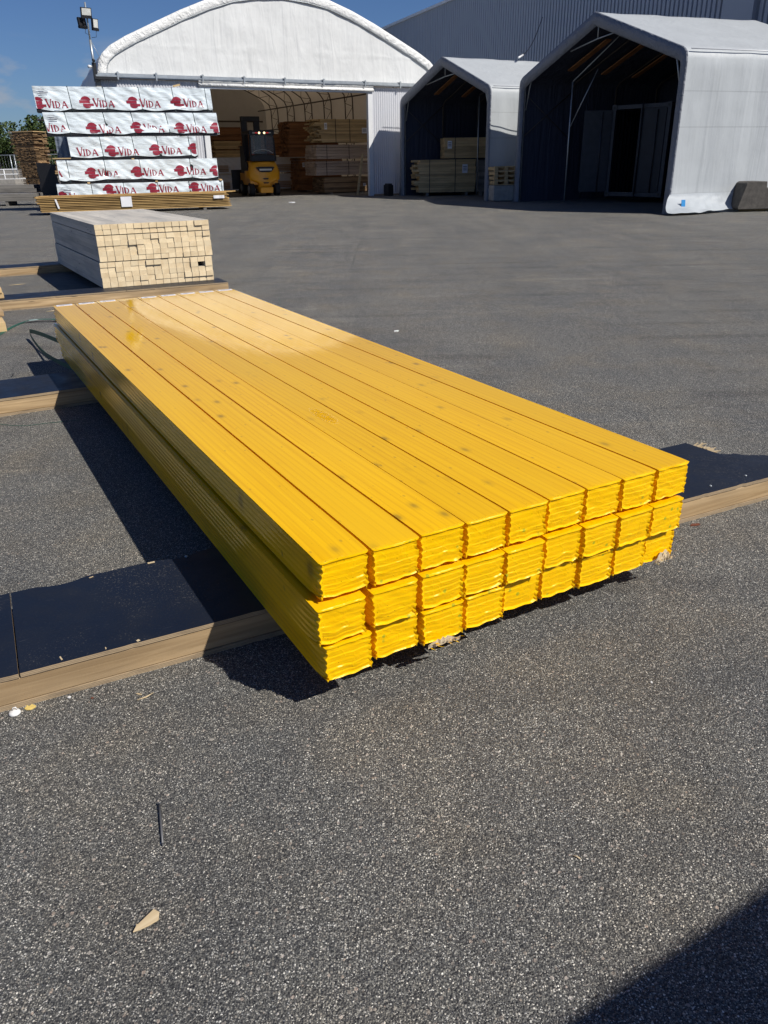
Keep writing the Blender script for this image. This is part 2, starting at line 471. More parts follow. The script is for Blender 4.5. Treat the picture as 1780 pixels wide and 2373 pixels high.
m_asphalt = make_asphalt()
m_film = make_film('yellow_film')
m_filmend = make_filmend()
m_ply = make_ply(); m_plyedge = make_plyedge()
m_beam = wood('sawn_beam', (.58, .415, .235), (.36, .24, .12), (.17, .12, .075), axis=0, grain=42, knots=2.6, var=.06)
m_pale = wood('primed_batten_side', (.60, .555, .48), (.51, .47, .41), (.33, .32, .30), axis=1, grain=60, knots=2.0, var=.10)
m_paleend = wood('batten_end_grain', (.78, .64, .42), (.72, .57, .36), (.58, .43, .25), axis=1, grain=22, knots=0, var=.09)
m_brown = wood('treated_board', (.54, .355, .145), (.42, .265, .10), (.20, .12, .05), axis=0, grain=50, knots=2.5, island=True, var=.28)
m_brownend = wood('treated_board_end', (.16, .10, .05), (.12, .075, .04), (.06, .04, .02), axis=0, grain=20, knots=0, island=True, var=.3)
m_dark = wood('weathered_lath', (.34, .225, .12), (.24, .15, .08), (.10, .065, .04), axis=0, grain=30, knots=0, island=True, var=.5)
m_grey = wood('grey_weathered_timber', (.22, .205, .185), (.17, .16, .145), (.10, .095, .09), axis=0, grain=30, knots=2.0, island=True, var=.2)
m_spruce = wood('sawn_spruce', (.58, .42, .22), (.48, .34, .17), (.30, .20, .10), axis=0, grain=40, knots=2.0, island=True, var=.25)
m_orange = wood('orange_treated_timber', (.32, .15, .065), (.25, .11, .045), (.14, .065, .03), axis=0, grain=40, knots=2.0, island=True, var=.3)
m_tan = wood('pale_planed_timber', (.50, .39, .30), (.44, .34, .26), (.32, .24, .19), axis=0, grain=40, knots=1.5, island=True, var=.15)
m_chip = wood('torn_wood', (.62, .50, .32), (.52, .40, .24), (.38, .28, .16), axis=0, grain=90, knots=0, var=.1)
m_torn = wood('bare_splintered_wood', (.74, .64, .46), (.62, .50, .33), (.46, .36, .22), axis=0, grain=120, knots=0, var=.05)
m_wrap = make_wrap('white_wrapping_foil', (.76, .84, .88))
m_wrapshade = make_wrap('wrapping_foil_shaded', (.17, .20, .25))  # same foil with shade put into its colour, for faces turned from the sun
m_black = plain('black_plastic', (.012, .012, .014), .45)
m_red = plain('dark_red_print', (.30, .022, .045), .4, n=.06)
m_strap = plain('green_strapping', (.020, .105, .075), .6, n=.1, spec=.25)
m_strapd = plain('dark_strapping', (.03, .045, .045), .35, n=.1)
m_tape = plain('pale_green_tape', (.36, .50, .45), .35)
m_hallw = make_tarp('white_hall_fabric', (.80, .81, .80), .30, (2.2, 2.2, .5), .10, (.80, .60, .40), dirt=False)
m_gable = make_tarp('white_gable_fabric', (.78, .79, .78), .42, (2.4, 2.4, .45), .08, (.80, .60, .40), dirt=False)
m_hem = make_tarp('white_hall_hem', (.80, .80, .78), .5, (6, 6, 6), dirt=False)
m_grey_t = make_tarp('grey_tent_fabric', (.46, .485, .50), .20, (2.6, 2.6, .3))
m_grey_r = make_tarp('grey_tent_roof_fabric', (.42, .45, .475), .18, (1.5, 1.5, 1.5))
m_tentshade = make_tarp('tent_inside_shade', (.055, .065, .10), .5, (3, 3, .3), dirt=False)  # shade inside the tents, put into the fabric colour
m_trim = make_tarp('dark_tent_hem', (.21, .225, .26), .45, (7, 7, 7), dirt=False)
m_panel = make_panel()
m_white = plain('white_painted_metal', (.72, .73, .74), .4, n=.05)
m_steel = plain('galvanised_steel', (.40, .43, .45), .4, .6)
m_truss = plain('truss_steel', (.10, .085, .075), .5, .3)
m_wall = plain('grey_trapezoid_sheet', (.30, .33, .39), .45, .1, n=.04, scale=.6)
m_wallcap = plain('sheet_flashing', (.55, .56, .58), .4, .1)
m_conc = plain('dark_concrete', (.075, .068, .060), .85, n=.35, scale=7, bump=.5, bscale=18)
m_concl = plain('pale_concrete', (.33, .31, .28), .85, n=.2, scale=7, bump=.4)
m_fy = plain('forklift_yellow_paint', (.80, .36, .012), .3, n=.04, coat=.4)
m_rub = plain('tyre_rubber', (.018, .018, .018), .8, n=.2)
m_rim = plain('grey_wheel_rim', (.25, .25, .26), .5, .3)
m_cont = plain('dark_container_steel', (.016, .020, .030), .5, .2, n=.25, scale=3)
m_contl = plain('container_fitting_steel', (.045, .052, .066), .5, .2, n=.2)
m_paper = plain('white_paper', (.78, .78, .80), .6, n=.05)
m_ink = plain('grey_ink', (.12, .12, .16), .6)
m_glass = make_glass()
m_leaf = make_leaf(); m_bark = plain('bark', (.10, .08, .06), .9, n=.3)
m_lamp = plain('floodlight_glass', (.62, .62, .58), .25)
m_tail = emis('lit_white_lamp', (1.0, .80, .45), 2.2)
m_taild = emis('red_lamp', (.55, .03, .03), .5)
m_jacket = plain('red_jacket', (.45, .03, .05), .8)
m_skin = plain('skin', (.45, .27, .19), .6)
m_blue = plain('blue_plastic', (.03, .24, .55), .4)
m_rust = plain('rusty_steel', (.16, .05, .025), .85, n=.3)
m_nail = plain('dull_steel_nail', (.13, .13, .135), .5, .3)
m_yleaf = plain('yellowed_scrap', (.62, .46, .14), .6, n=.2, scale=60)
m_cap = plain('white_plastic_cap', (.75, .75, .74), .3, n=.04)
m_stone = plain('pale_grit', (.34, .31, .27), .8, n=.3, scale=3)

# ------------------------------------------------------------------ ground
gb = MB()
def gfn(x0, x1, y0, y1, n, z=0.0):
    gb.grid(lambda a, b: (x0 + (x1 - x0) * a, y0 + (y1 - y0) * b, z), n, n)
gfn(-600, 600, -300, 900, 12)
tag(gb.build('ground', m_asphalt), 'grey asphalt yard with speckled aggregate', kind='structure')

# ------------------------------------------------------------------ building frames
U = Vector((.8744, .4850, 0)); W = Vector((-.4850, .8744, 0))     # along / into the rows of goods and the hall
ANG = math.atan2(U.y, U.x)
ORD = ['first', 'second', 'third', 'fourth', 'fifth', 'sixth', 'seventh', 'eighth', 'ninth', 'tenth', 'eleventh', 'twelfth', 'thirteenth', 'fourteenth', 'fifteenth']

# ================================================================== white arched hall
HP = Vector((-.382, 34.719, 0))                                  # right foot of the door
SA = -3.45                                                       # ridge position along the front
HALF = [(0, 6.98), (1.0, 6.92), (1.9, 6.77), (2.8, 6.50), (3.8, 6.12), (4.7, 5.73), (5.75, 5.27), (6.32, 4.97), (6.62, 4.72), (6.78, 4.45), (6.84, 4.15), (6.86, 3.0), (6.88, 0)]
hall = thing('storage_hall', 'big white arched fabric storage hall with a wide open doorway', 'building', HP, ANG)


def arch(off=0.0):
    """outline from left foot over the ridge to right foot, in hall coordinates (s,z), shrunk by off"""
    left = [(SA - d, z) for d, z in reversed(HALF)]; right = [(SA + d, z) for d, z in HALF[1:]]
    pts = left + right
    if not off: return pts
    o = []
    for i, (s, z) in enumerate(pts):
        a = pts[max(i - 1, 0)]; b = pts[min(i + 1, len(pts) - 1)]
        t = Vector((b[0] - a[0], b[1] - a[1])).normalized()
        o.append((s + t.y * off, z - t.x * off))
    return o


HL = 19.6
A0 = arch()
b = MB(); n = len(A0)
vs_ = []
NY = 32
for j in range(NY + 1):
    y = HL * j / NY
    sag = -.05 * abs(math.sin(math.pi * y / 2.43 * .5)) if j else 0
    A = [(s_ if s_ > SA else SA - (SA - s_) * (1 - max(0, y - 1.0) * .018), z_) for s_, z_ in arch(-sag)]
    vs_ += [(s, y, z) for s, z in A]
b.add(vs_, [(j * n + i, j * n + i + 1, (j + 1) * n + i + 1, (j + 1) * n + i) for j in range(NY) for i in range(n - 1)])
b.build('roof_canopy', m_hallw, hall, smooth=True, fix=False)
# back wall
b = MB(); bk = [(s if s > SA else SA - (SA - s) * (1 - (HL - 1) * .018), z) for s, z in A0]
b.prism(bk, HL - .04, HL - .02, 'y'); b.build('back_wall', m_hallw, hall)
# gable of the front above the gutter, with a ruffled hem
BEAM = 4.08
ins = arch(.27)
top = [(s, z) for s, z in ins if z > 4.05]
b = MB()
nu = 60
def arch_z(s, off=.2):
    P = arch(off)
    for (a, c), (d, e) in zip(P, P[1:]):
        if a <= s <= d and d > a: return c + (e - c) * (s - a) / (d - a)
    return 4.1
s0, s1 = SA - 6.62, SA + 6.62
def gfun(a, c):
    s = s0 + (s1 - s0) * a
    zt = max(arch_z(s, .22), BEAM + .05); z = BEAM + (zt - BEAM) * c
    y = .02 * noise.noise(Vector((s * 1.4, z * .5, 0))) + .012 * noise.noise(Vector((s * 4, z * 1.3, 3)))
    seam = .012 if abs((z - 5.05)) < .03 else 0
    return (s, y - seam, z)
b.grid(gfun, 90, 26)
b.build('gable_fabric', m_gable, hall, smooth=True, fix=False)
b = MB()
K = []
ai, ao = arch(.27), arch(-.03)
def interp(P, t):
    # by arc length
    L = [0]
    for p, q in zip(P, P[1:]): L.append(L[-1] + math.hypot(q[0] - p[0], q[1] - p[1]))
    x = t * L[-1]
    for i in range(len(P) - 1):
        if L[i + 1] >= x:
            f = (x - L[i]) / (L[i + 1] - L[i] + 1e-9)
            return (P[i][0] + (P[i + 1][0] - P[i][0]) * f, P[i][1] + (P[i + 1][1] - P[i][1]) * f)
    return P[-1]
ai = [p for p in ai if p[1] > 4.1]; ao = [p for p in ao if p[1] > 4.1]
N = 260
rows = []
for k in range(N + 1):
    t = k / N
    pi_, po = interp(ai, t), interp(ao, t)
    rf = noise.noise(Vector((t * 90, 0, 0))); rf2 = noise.noise(Vector((t * 210, 4, 0)))
    rows.append([(pi_[0] + (po[0] - pi_[0]) * f, -.03 - d - (rf * .030 + rf2 * .028) * math.sin(math.pi * f), pi_[1] + (po[1] - pi_[1]) * f)
                 for f, d in ((0, 0), (.05, .03), (.3, .035), (.6, .035), (.95, .03), (1, -.03))])
b.add([q for r in rows for q in r], [(k * 6 + i, k * 6 + i + 1, (k + 1) * 6 + i + 1, (k + 1) * 6 + i) for k in range(N) for i in range(5)])
b.build('ruffled_hem', m_hem, hall, smooth=True, fix=False)
b = MB(); b.tube([(p[0], -.045, p[1]) for p in [interp(ai, k / 120) for k in range(121)]], .016, 6); b.build('hem_cord', m_steel, hall, smooth=True, fix=False)
# gutter beam and its brackets
b = MB(); b.box(-10.42, 3.3, -.16, -.05, 4.02, 4.16); b.box(-10.42, 3.3, -.20, -.165, 4.05, 4.10)
bm_ = b.build('gutter_beam', m_steel, hall)
for s in (-9.7, -8.4, -6.75, -5.2, -3.6, -2.0, -.2, 1.4):
    b = MB(); b.box(s - .025, s + .025, -.225, -.205, 3.97, 4.21); b.box(s - .05, s + .05, -.22, -.02, 4.165, 4.185)
    b.build('bracket', m_steel, bm_)
# corrugated clear sheets either side of the door


def corrug(x0, x1, z0, z1, y, pitch=.10, amp=.02):
    b = MB(); nn = int((x1 - x0) / pitch * 4)
    b.grid(lambda a, c: (x0 + (x1 - x0) * a, y - amp * math.sin(2 * math.pi * a * (x1 - x0) / pitch), z0 + (z1 - z0) * c), nn, 1)
    return b


corrug(-10.25, -6.86, .05, 4.0, -.02).build('side_panel', m_panel, hall, smooth=True, fix=False)
corrug(.18, 3.2, .05, 4.0, -.02).build('side_panel', m_panel, hall, smooth=True, fix=False)
for x0, x1 in ((.16, 3.25), (-10.28, -6.84)):
    b = MB()
    for z in (.75, 1.5, 2.3, 3.1): b.box(x0, x1, .06, .12, z, z + .08)
    b.tube([(x0 + .1, .15, 1.4), (x1 - .9, .15, .1)], .035); b.tube([(x0 + .1, .15, 2.4), (x0 + 1.2, .15, 3.9)], .035)
    b.box(x0, x0 + .07, .06, .14, .0, 4.0); b.box(x1 - .07, x1, .06, .14, .0, 4.0)
    b.build('wall_frame', m_steel, hall)
b = MB(); b.box(-10.42, -10.26, -.06, .14, 0, 4.0); b.build('corner_post', m_concl, hall)
# door surround
b = MB(); b.box(-.03, .16, -.10, .06, .0, 3.78); b.box(-6.86, -6.66, -.10, .06, .0, 3.78); b.box(-6.86, .16, -.12, .06, 3.78, 3.90)
b.build('door_frame', m_white, hall)
b = MB(); b.grid(lambda a, c: (-6.9 + 7.1 * a, -.14 - .03 * math.sin(c * 9) + .01 * noise.noise(Vector((a * 30, c * 5, 0))), 3.86 + .18 * c), 60, 8)
b.tube([(-6.9, -.15, 3.89), (.2, -.15, 3.87)], .045)
b.build('door_header_fabric', m_hem, hall, smooth=True, fix=False)
# arch trusses
for k in range(8):
    y = .42 + 2.43 * k
    b = MB()
    tap = 1 - max(0, y - 1.0) * .018
    o1, o2 = [[(s if s > SA else SA - (SA - s) * tap, z) for s, z in arch(q_)] for q_ in (.08, .50)]
    NN = 60
    P1 = [interp(o1, t / NN) for t in range(NN + 1)]; P2 = [interp(o2, t / NN) for t in range(NN + 1)]
    b.tube([(s, y, z) for s, z in P1], .028, 6); b.tube([(s, y, z) for s, z in P2], .028, 6)
    for i in range(0, NN - 1, 2):
        b.tube([(P1[i][0], y, P1[i][1]), (P2[i + 1][0], y, P2[i + 1][1])], .013, 5)
        b.tube([(P2[i + 1][0], y, P2[i + 1][1]), (P1[i + 2][0], y, P1[i + 2][1])], .013, 5)
    b.build('arch_truss', m_truss, hall, smooth=True, fix=False)
b = MB()
for s, z in ((2.85, 4.17), (3.05, 3.1), (2.85 - .0, 1.6)):
    b.tube([(s, .3, z), (s, HL - .2, z)], .035, 6)
b.tube([(SA + 3, .3, 6.1), (SA + 3, HL - .2, 6.1)], .03, 6); b.tube([(SA - 3, .3, 6.1), (SA - 3, HL - .2, 6.1)], .03, 6)
for z in (2.1, 3.6): b.tube([(SA - 6.5, HL - .3, z), (SA + 6.5, HL - .3, z)], .05, 6)
b.build('purlins', m_truss, hall, smooth=True, fix=False)


def HX(s, d, z=0.0): return HP + U * s + W * d + Vector((0, 0, z))


# ------------------------------------------------------------------ lamp mast on the hall corner
mast = thing('floodlight_mast', 'thin steel mast with three floodlights at the corner of the white hall', 'light mast', HX(-10.42, -.14, 3.9), ANG)
b = MB(); b.tube([(0, 0, .1), (0, 0, 1.2)], .042, 10); b.tube([(0, 0, 1.2), (.01, 0, 2.25)], .028, 8)
b.tube([(.30, 0, .55), (.02, 0, 1.18)], .008, 5)
b.build('pole', m_steel, mast, smooth=True, fix=False)
b = MB(); b.box(-.06, .06, -.05, .05, 0, .55); b.box(-.05, .75, -.08, .06, .06, .15); b.build('bracket', m_black, mast)
def flood(x, y, z, w, h, rz, rx, glass=True):
    M4 = Matrix.Translation((x, y, z)) @ Matrix.Rotation(R(rz), 4, 'Z') @ Matrix.Rotation(R(rx), 4, 'X')
    b = MB(); b.box(-w / 2, w / 2, 0, .07, -h / 2, h / 2, M=M4); b.box(-w / 2, w / 2, -.02, .07, -h / 2, -h / 2 + .07, M=M4); b.box(-.03, .03, .07, .14, -.04, .04, M=M4)
    f = b.build('floodlight', m_black, mast)
    b = MB(); b.box(-w / 2 + .025, w / 2 - .025, -.006, .0, -h / 2 + .09, h / 2 - .02, M=M4); b.build('lamp_glass', m_lamp, f)
flood(-.02, -.14, 1.93, .34, .30, 8, 12); flood(.22, -.12, 1.62, .24, .34, 35, 6); flood(-.19, .05, 1.66, .30, .30, -150, 8)
b = MB(); b.tube([(-.1, -.04, 1.5), (-.13, -.05, 1.38), (-.03, -.04, 1.34), (0, -.03, 1.42)], .008, 5)
b.tube([(.22, -.08, 1.45), (.2, -.06, 1.28), (.06, -.04, 1.26)], .008, 5); b.build('cable', m_black, mast, smooth=True, fix=False)
camo = thing('security_camera', 'small white security camera on an arm at the foot of the mast', 'camera', HX(-10.46, -.16, 4.36), ANG)
b = MB(); b.tube([(0, 0, 0), (-.12, -.03, .0), (-.14, -.06, -.03)], .012, 6); b.tube([(-.06, -.02, -.03), (-.16, -.1, -.04), (-.17, -.11, -.04)], [.04, .05, .02], 10)
b.build('camera_body', m_cap, camo, smooth=True, fix=False)
b = MB(); b.tube([(.03, -.02, .16), (.03, -.16, .13)], .045, 10); b.build('camera_body', m_black, camo, smooth=True, fix=False)

# ================================================================== grey warehouse behind the tents
FU = Vector((-.34685, .93792, 0)); SD = Vector((.93792, .34685, 0))
T0 = Vector((7.32, 20.861, 0))
ANT = math.atan2(-FU.y, -FU.x)                                   # local x runs toward the right front
wh = thing('warehouse', 'large grey warehouse clad in vertical trapezoid sheet behind the tents', 'building', T0 + SD * 7.2 + FU * 62, ANT)
b = MB()
Lw = 59.0; HWH = 9.25
pr = []
x = 0.0
while x < Lw:
    pr += [(x, 0), (x + .15, 0), (x + .165, .06), (x + .225, .06)]; x += .24
vv = [(x_, y_, 0) for x_, y_ in pr] + [(x_, y_, HWH) for x_, y_ in pr]
nn = len(pr)
b.add(vv, [(i, i + 1, i + 1 + nn, i + nn) for i in range(nn - 1)])
b.build('sheet_wall', m_wall, wh, fix=False)
b = MB(); b.box(0, Lw, .08, 26, 0, HWH - .02); b.build('hall_body', m_wall, wh)
b = MB(); b.box(-.1, Lw, -.08, .4, HWH, HWH + .14); b.build('roof_flashing', m_wallcap, wh)
# lighter sheet box high on the wall at the right
b = MB(); b.box(54.9, 56.3, -.16, -.01, 4.2, 6.1); b.build('wall_cover_plate', m_wall, wh)
b = MB(); b.box(54.6, 56.9, -.22, -.01, 6.1, 6.2); b.build('wall_cover_cap', m_wallcap, wh)

# ================================================================== grey tents
def make_tent(label, origin, Wd, L, hs, eave=3.66, ridge=4.92, seed=0, ang=None):
    t = thing('storage_tent', label, 'tent', origin, ANT if ang is None else ang, 'grey open-fronted storage tents')
    prof = [(0, .0), (-.02, .45), (.0, eave - .22), (.04, eave - .08), (.15, eave + .02), (Wd / 2 - .05, ridge - .01), (Wd / 2 + .05, ridge - .01),
            (Wd - .15, eave + .02), (Wd - .04, eave - .08), (Wd, eave - .22), (Wd + .02, .45), (Wd, 0)]
    def shell(off, y0, y1, name, mat, wr):
        cx, cz = Wd / 2, 1.5
        b = MB()
        def fine(P):
            o = []
            for p, q in zip(P, P[1:]):
                k = max(1, int(math.hypot(q[0] - p[0], q[1] - p[1]) / .22))
                o += [(p[0] + (q[0] - p[0]) * i / k, p[1] + (q[1] - p[1]) * i / k) for i in range(k)]
            return o + [P[-1]]
        P = fine(prof); ny = 44
        pts = []
        for j in range(ny + 1):
            y = y0 + (y1 - y0) * j / ny
            for (x, z) in P:
                w_ = wr * (noise.noise(Vector((y * 1.9, z * .35 + x * .3, seed))) * (.05 if z < eave - .3 else .012))
                bay = -wr * .014 * abs(math.sin(math.pi * y / 1.8))
                nx = -1 if x < Wd / 2 else 1
                if z > eave: dx, dz = 0, 1
                else: dx, dz = nx, 0
                e = (w_ + bay) if 0 < j < ny else 0
                if z < .45 and wr: e += (.45 - z) * .35 * (1 + 1.2 * noise.noise(Vector((y * 2.4, seed, 5))))
                sx = (off if x < Wd / 2 else -off) if z <= eave + .1 else 0
                pts.append((x + dx * e + sx, y, z + dz * e - (off * 1.05 if z > eave - .1 else 0)))
        n_ = len(P)
        b.add(pts, [(j * n_ + i, j * n_ + i + 1, (j + 1) * n_ + i + 1, (j + 1) * n_ + i) for j in range(ny) for i in range(n_ - 1)])
        return b.build(name, mat, t, smooth=True, fix=False, angle=35)
    shell(0, 0, L, 'cover', m_grey_t, 1)
    shell(.06, .03, L - .02, 'shade_shell', m_tentshade, 0)  # added inner shell, coloured dark to give the tent its inside shade
    b = MB(); b.prism([(x, z) for x, z in prof], L - .03, L, 'y'); b.build('back_wall', m_tentshade, t)
    # bright seam cords along eaves
    for x in (.03, Wd - .03):
        b = MB(); b.tube([(x + (.03 if x > 1 else -.03), .1, eave - .02), (x + (.03 if x > 1 else -.03), L, eave - .02)], .014, 6); b.build('eave_cord', m_white, t, smooth=True, fix=False)
    # dark front hem wrapped round the first frame
    outer = [(-.05, 0), (-.035, .5), (-.012, eave - .22), (.03, eave - .07), (.15, eave + .03), (Wd / 2, ridge + .012), (Wd - .15, eave + .03), (Wd - .03, eave - .07), (Wd + .012, eave - .22), (Wd + .035, .5), (Wd + .05, 0)]
    inner = [(.20, 0), (.19, .5), (.20, eave - .34), (.25, eave - .27), (.38, eave - .22), (Wd / 2, ridge - .33), (Wd - .38, eave - .22), (Wd - .25, eave - .27), (Wd - .20, eave - .34), (Wd - .19, .5), (Wd - .20, 0)]
    N = 150; rows = []
    for k in range(N + 1):
        a = interp(outer, k / N); c = interp(inner, k / N)
        rf = noise.noise(Vector((k * .55, seed, 0))) * .014 + noise.noise(Vector((k * 1.3, seed, 9))) * .010
        rows.append([(a[0] + (c[0] - a[0]) * f, .0 - d - rf * math.sin(math.pi * f) + (.0 if f < 1 else .06), a[1] + (c[1] - a[1]) * f) for f, d in ((0, -.03), (.02, .012), (.4, .018), (.85, .018), (1, .0))])
    b = MB(); b.add([q for r in rows for q in r], [(k * 5 + i, k * 5 + i + 1, (k + 1) * 5 + i + 1, (k + 1) * 5 + i) for k in range(N) for i in range(4)])
    b.build('front_hem', m_trim, t, smooth=True, fix=False)
    # frames: posts, rafters, braces
    for y in (.12, 1.9, 3.6, L - .25):
        b = MB(); r_ = .028
        b.tube([(.16, y, 0), (.16, y, eave - .25), (.3, y, eave - .1), (Wd / 2, y, ridge - .16), (Wd - .3, y, eave - .1), (Wd - .16, y, eave - .25), (Wd - .16, y, 0)], r_, 8)
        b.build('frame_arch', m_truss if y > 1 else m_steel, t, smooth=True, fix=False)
    for nm, pts, r_ in (('corner_brace', [(.22, .14, 2.75), (.42, .14, 3.45), (.5, .14, 3.66)], .020), ('corner_brace', [(Wd - .24, .14, 2.75), (Wd - .5, .14, 3.45), (Wd - .62, .14, 3.70)], .024),
                        ('apex_tie', [(Wd / 2 - 1.3, .14, ridge - .78), (Wd / 2, .14, ridge - .62), (Wd / 2 + .9, .14, ridge - .56)], .018), ('apex_post', [(Wd / 2, .14, ridge - .60), (Wd / 2, .14, ridge - .2)], .018),
                        ('side_brace', [(.17, .15, 2.0), (.17, 1.88, 3.3)], .015), ('side_brace', [(.17, .15, 3.2), (.17, 1.88, 1.9)], .012)):
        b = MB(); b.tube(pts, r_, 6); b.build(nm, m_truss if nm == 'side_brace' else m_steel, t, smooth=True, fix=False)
    # plank rafters along the left roof slope
    for ys, fa, fb in ((.95, .30, .82), (2.3, .25, .9), (3.6, .2, .8)):
        p0 = Vector((.3 + (Wd / 2 - .3) * fa, ys, eave - .2 + (ridge - eave - .1) * fa)); p1 = Vector((.3 + (Wd / 2 - .3) * fb, ys, eave - .2 + (ridge - eave - .1) * fb))
        dv = p1 - p0; M4 = Matrix.Translation(p0) @ Matrix.Rotation(-math.atan2(dv.z, dv.x), 4, 'Y')
        b = MB(); b.box(0, dv.length, -.09, .09, -.05, -.01, M=M4); b.build('timber_rafter', m_orange, t)
    return t


TW = 7.81
tent1 = make_tent('large grey storage tent at the right with a shipping container inside', T0 + FU * TW, TW, 5.5, 0, seed=1)
for nm, pts, r_ in (('inner_post', [(2.15, .6, .05), (2.13, .6, 3.4)], .022), ('inner_brace', [(2.14, .6, 3.42), (3.6, 1.2, 4.55)], .018), ('inner_brace', [(2.17, .6, 2.2), (2.8, 1.0, 3.7)], .016), ('inner_post', [(5.3, 3.2, 2.7), (5.3, 3.2, 4.2)], .02)):
    b = MB(); b.tube(pts, r_, 8); b.build(nm, m_steel, tent1, smooth=True, fix=False)
t2l, t2r = Vector((.918, 34.45, 0)), Vector((3.78, 28.95, 0)); TW2 = (t2r - t2l).length; AN2 = math.atan2(t2r.y - t2l.y, t2r.x - t2l.x)
tent2 = make_tent('smaller grey storage tent between the white hall and the large tent', t2l, TW2, 5.0, 0, eave=3.56, ridge=4.68, seed=4, ang=AN2)
b = MB(); b.tube([(2.6, 2.0, .05), (2.6, 2.0, 3.5)], .024, 8); b.build('inner_post', m_steel, tent2, smooth=True, fix=False)
b = MB(); b.tube([(2.6, 2.0, 3.53), (4.6, 2.0, 4.1)], .018, 6); b.build('inner_brace', m_truss, tent2, smooth=True, fix=False)
# thin cable from the warehouse wall to the ridge of the tent
ca_, cb_ = T0 + SD * 7.1 + FU * 18.6 + Vector((0, 0, 7.1)), t2l.lerp(t2r, .5) + SD * 3.1 + Vector((0, 0, 4.72))
b = MB(); b.tube([ca_.lerp(cb_, i / 12) - Vector((0, 0, .35 * math.sin(math.pi * i / 12))) for i in range(11)], .018, 5)
wc = b.build('overhead_cable', m_black, None, smooth=True, fix=False)
tag(wc, 'thin cable hanging from the grey warehouse wall to the tent roof', 'cable')
b = MB(); b.tube([ca_.lerp(cb_, i / 12) - Vector((0, 0, .35 * math.sin(math.pi * i / 12))) for i in (10, 11, 12)], .035, 6); b.build('white_sleeve', m_white, wc, smooth=True, fix=False)

# ------------------------------------------------------------------ container in the big tent
CT = Vector((7.401, 27.136, 0)); cdv = (Vector((8.739, 25.648, 0)) - CT).normalized()
ctn = thing('shipping_container', 'dark steel container with one door swung open inside the large tent', 'container', CT, math.atan2(cdv.y, cdv.x))
CW, CH, CL = 2.0, 2.62, 2.3
b = MB()
for x in (0, CW - .12):
    for y in (0, CL - .12): b.box(x, x + .12, y, y + .12, .18, .18 + CH)
for y in (0, CL - .12): b.box(.12, CW - .12, y + .01, y + .11, CH + .06, CH + .17); b.box(.12, CW - .12, y + .01, y + .11, .18, .30)
b.box(.02, .10, .12, CL - .12, CH + .06, CH + .17); b.box(CW - .10, CW - .02, .12, CL - .12, CH + .06, CH + .17)
b.build('frame', m_contl, ctn)
b = MB()
for x in (-.01, CW - .15):
    for z in (.17, CH + .03):
        b.box(x, x + .16, -.015, .0, z, z + .16)
b.build('corner_casting', m_contl, ctn)
b = MB()
for x in (.035, CW - .115):
    for z in (.21, CH + .07): b.box(x, x + .07, -.022, -.016, z, z + .08)
b.build('casting_hole', m_black, ctn)
b = MB()
nn = 24
b.grid(lambda a, c: (.06 + .02 * math.sin(a * 60), .12 + (CL - .24) * a, .2 + CH * .94 * c), 48, 1); b.grid(lambda a, c: (CW - .06 + .02 * math.sin(a * 60), .12 + (CL - .24) * a, .2 + CH * .94 * c), 48, 1)
b.box(.12, CW - .12, CL - .1, CL - .06, .3, CH + .06); b.box(.12, CW - .12, .1, CL - .12, CH + .1, CH + .13); b.box(.12, CW - .12, .1, CL - .12, .22, .26)
b.build('corrugated_walls', m_cont, ctn)
b = MB(); b.box(CW / 2, CW - .13, -.02, .03, .31, CH + .05); dr = b.build('door', m_cont, ctn)
b = MB(); b.tube([(CW / 2 + .08, -.05, .15), (CW / 2 + .08, -.05, CH + .2)], .022, 6); b.tube([(CW - .4, -.05, .3), (CW - .4, -.05, CH)], .016, 6); b.build('locking_bar', m_contl, dr, smooth=True, fix=False)
M4 = Matrix.Rotation(R(222), 4, 'Z')
b = MB(); b.box(0, .86, -.03, .03, .31, CH + .05, M=M4); dr = b.build('door', m_contl, ctn)
b = MB(); b.tube([M4 @ Vector((.80, -.05, .15)), M4 @ Vector((.80, -.05, CH + .25))], .022, 6); b.tube([M4 @ Vector((.3, .06, .3)), M4 @ Vector((.3, .06, CH))], .02, 6); b.build('locking_bar', m_contl, dr, smooth=True, fix=False)

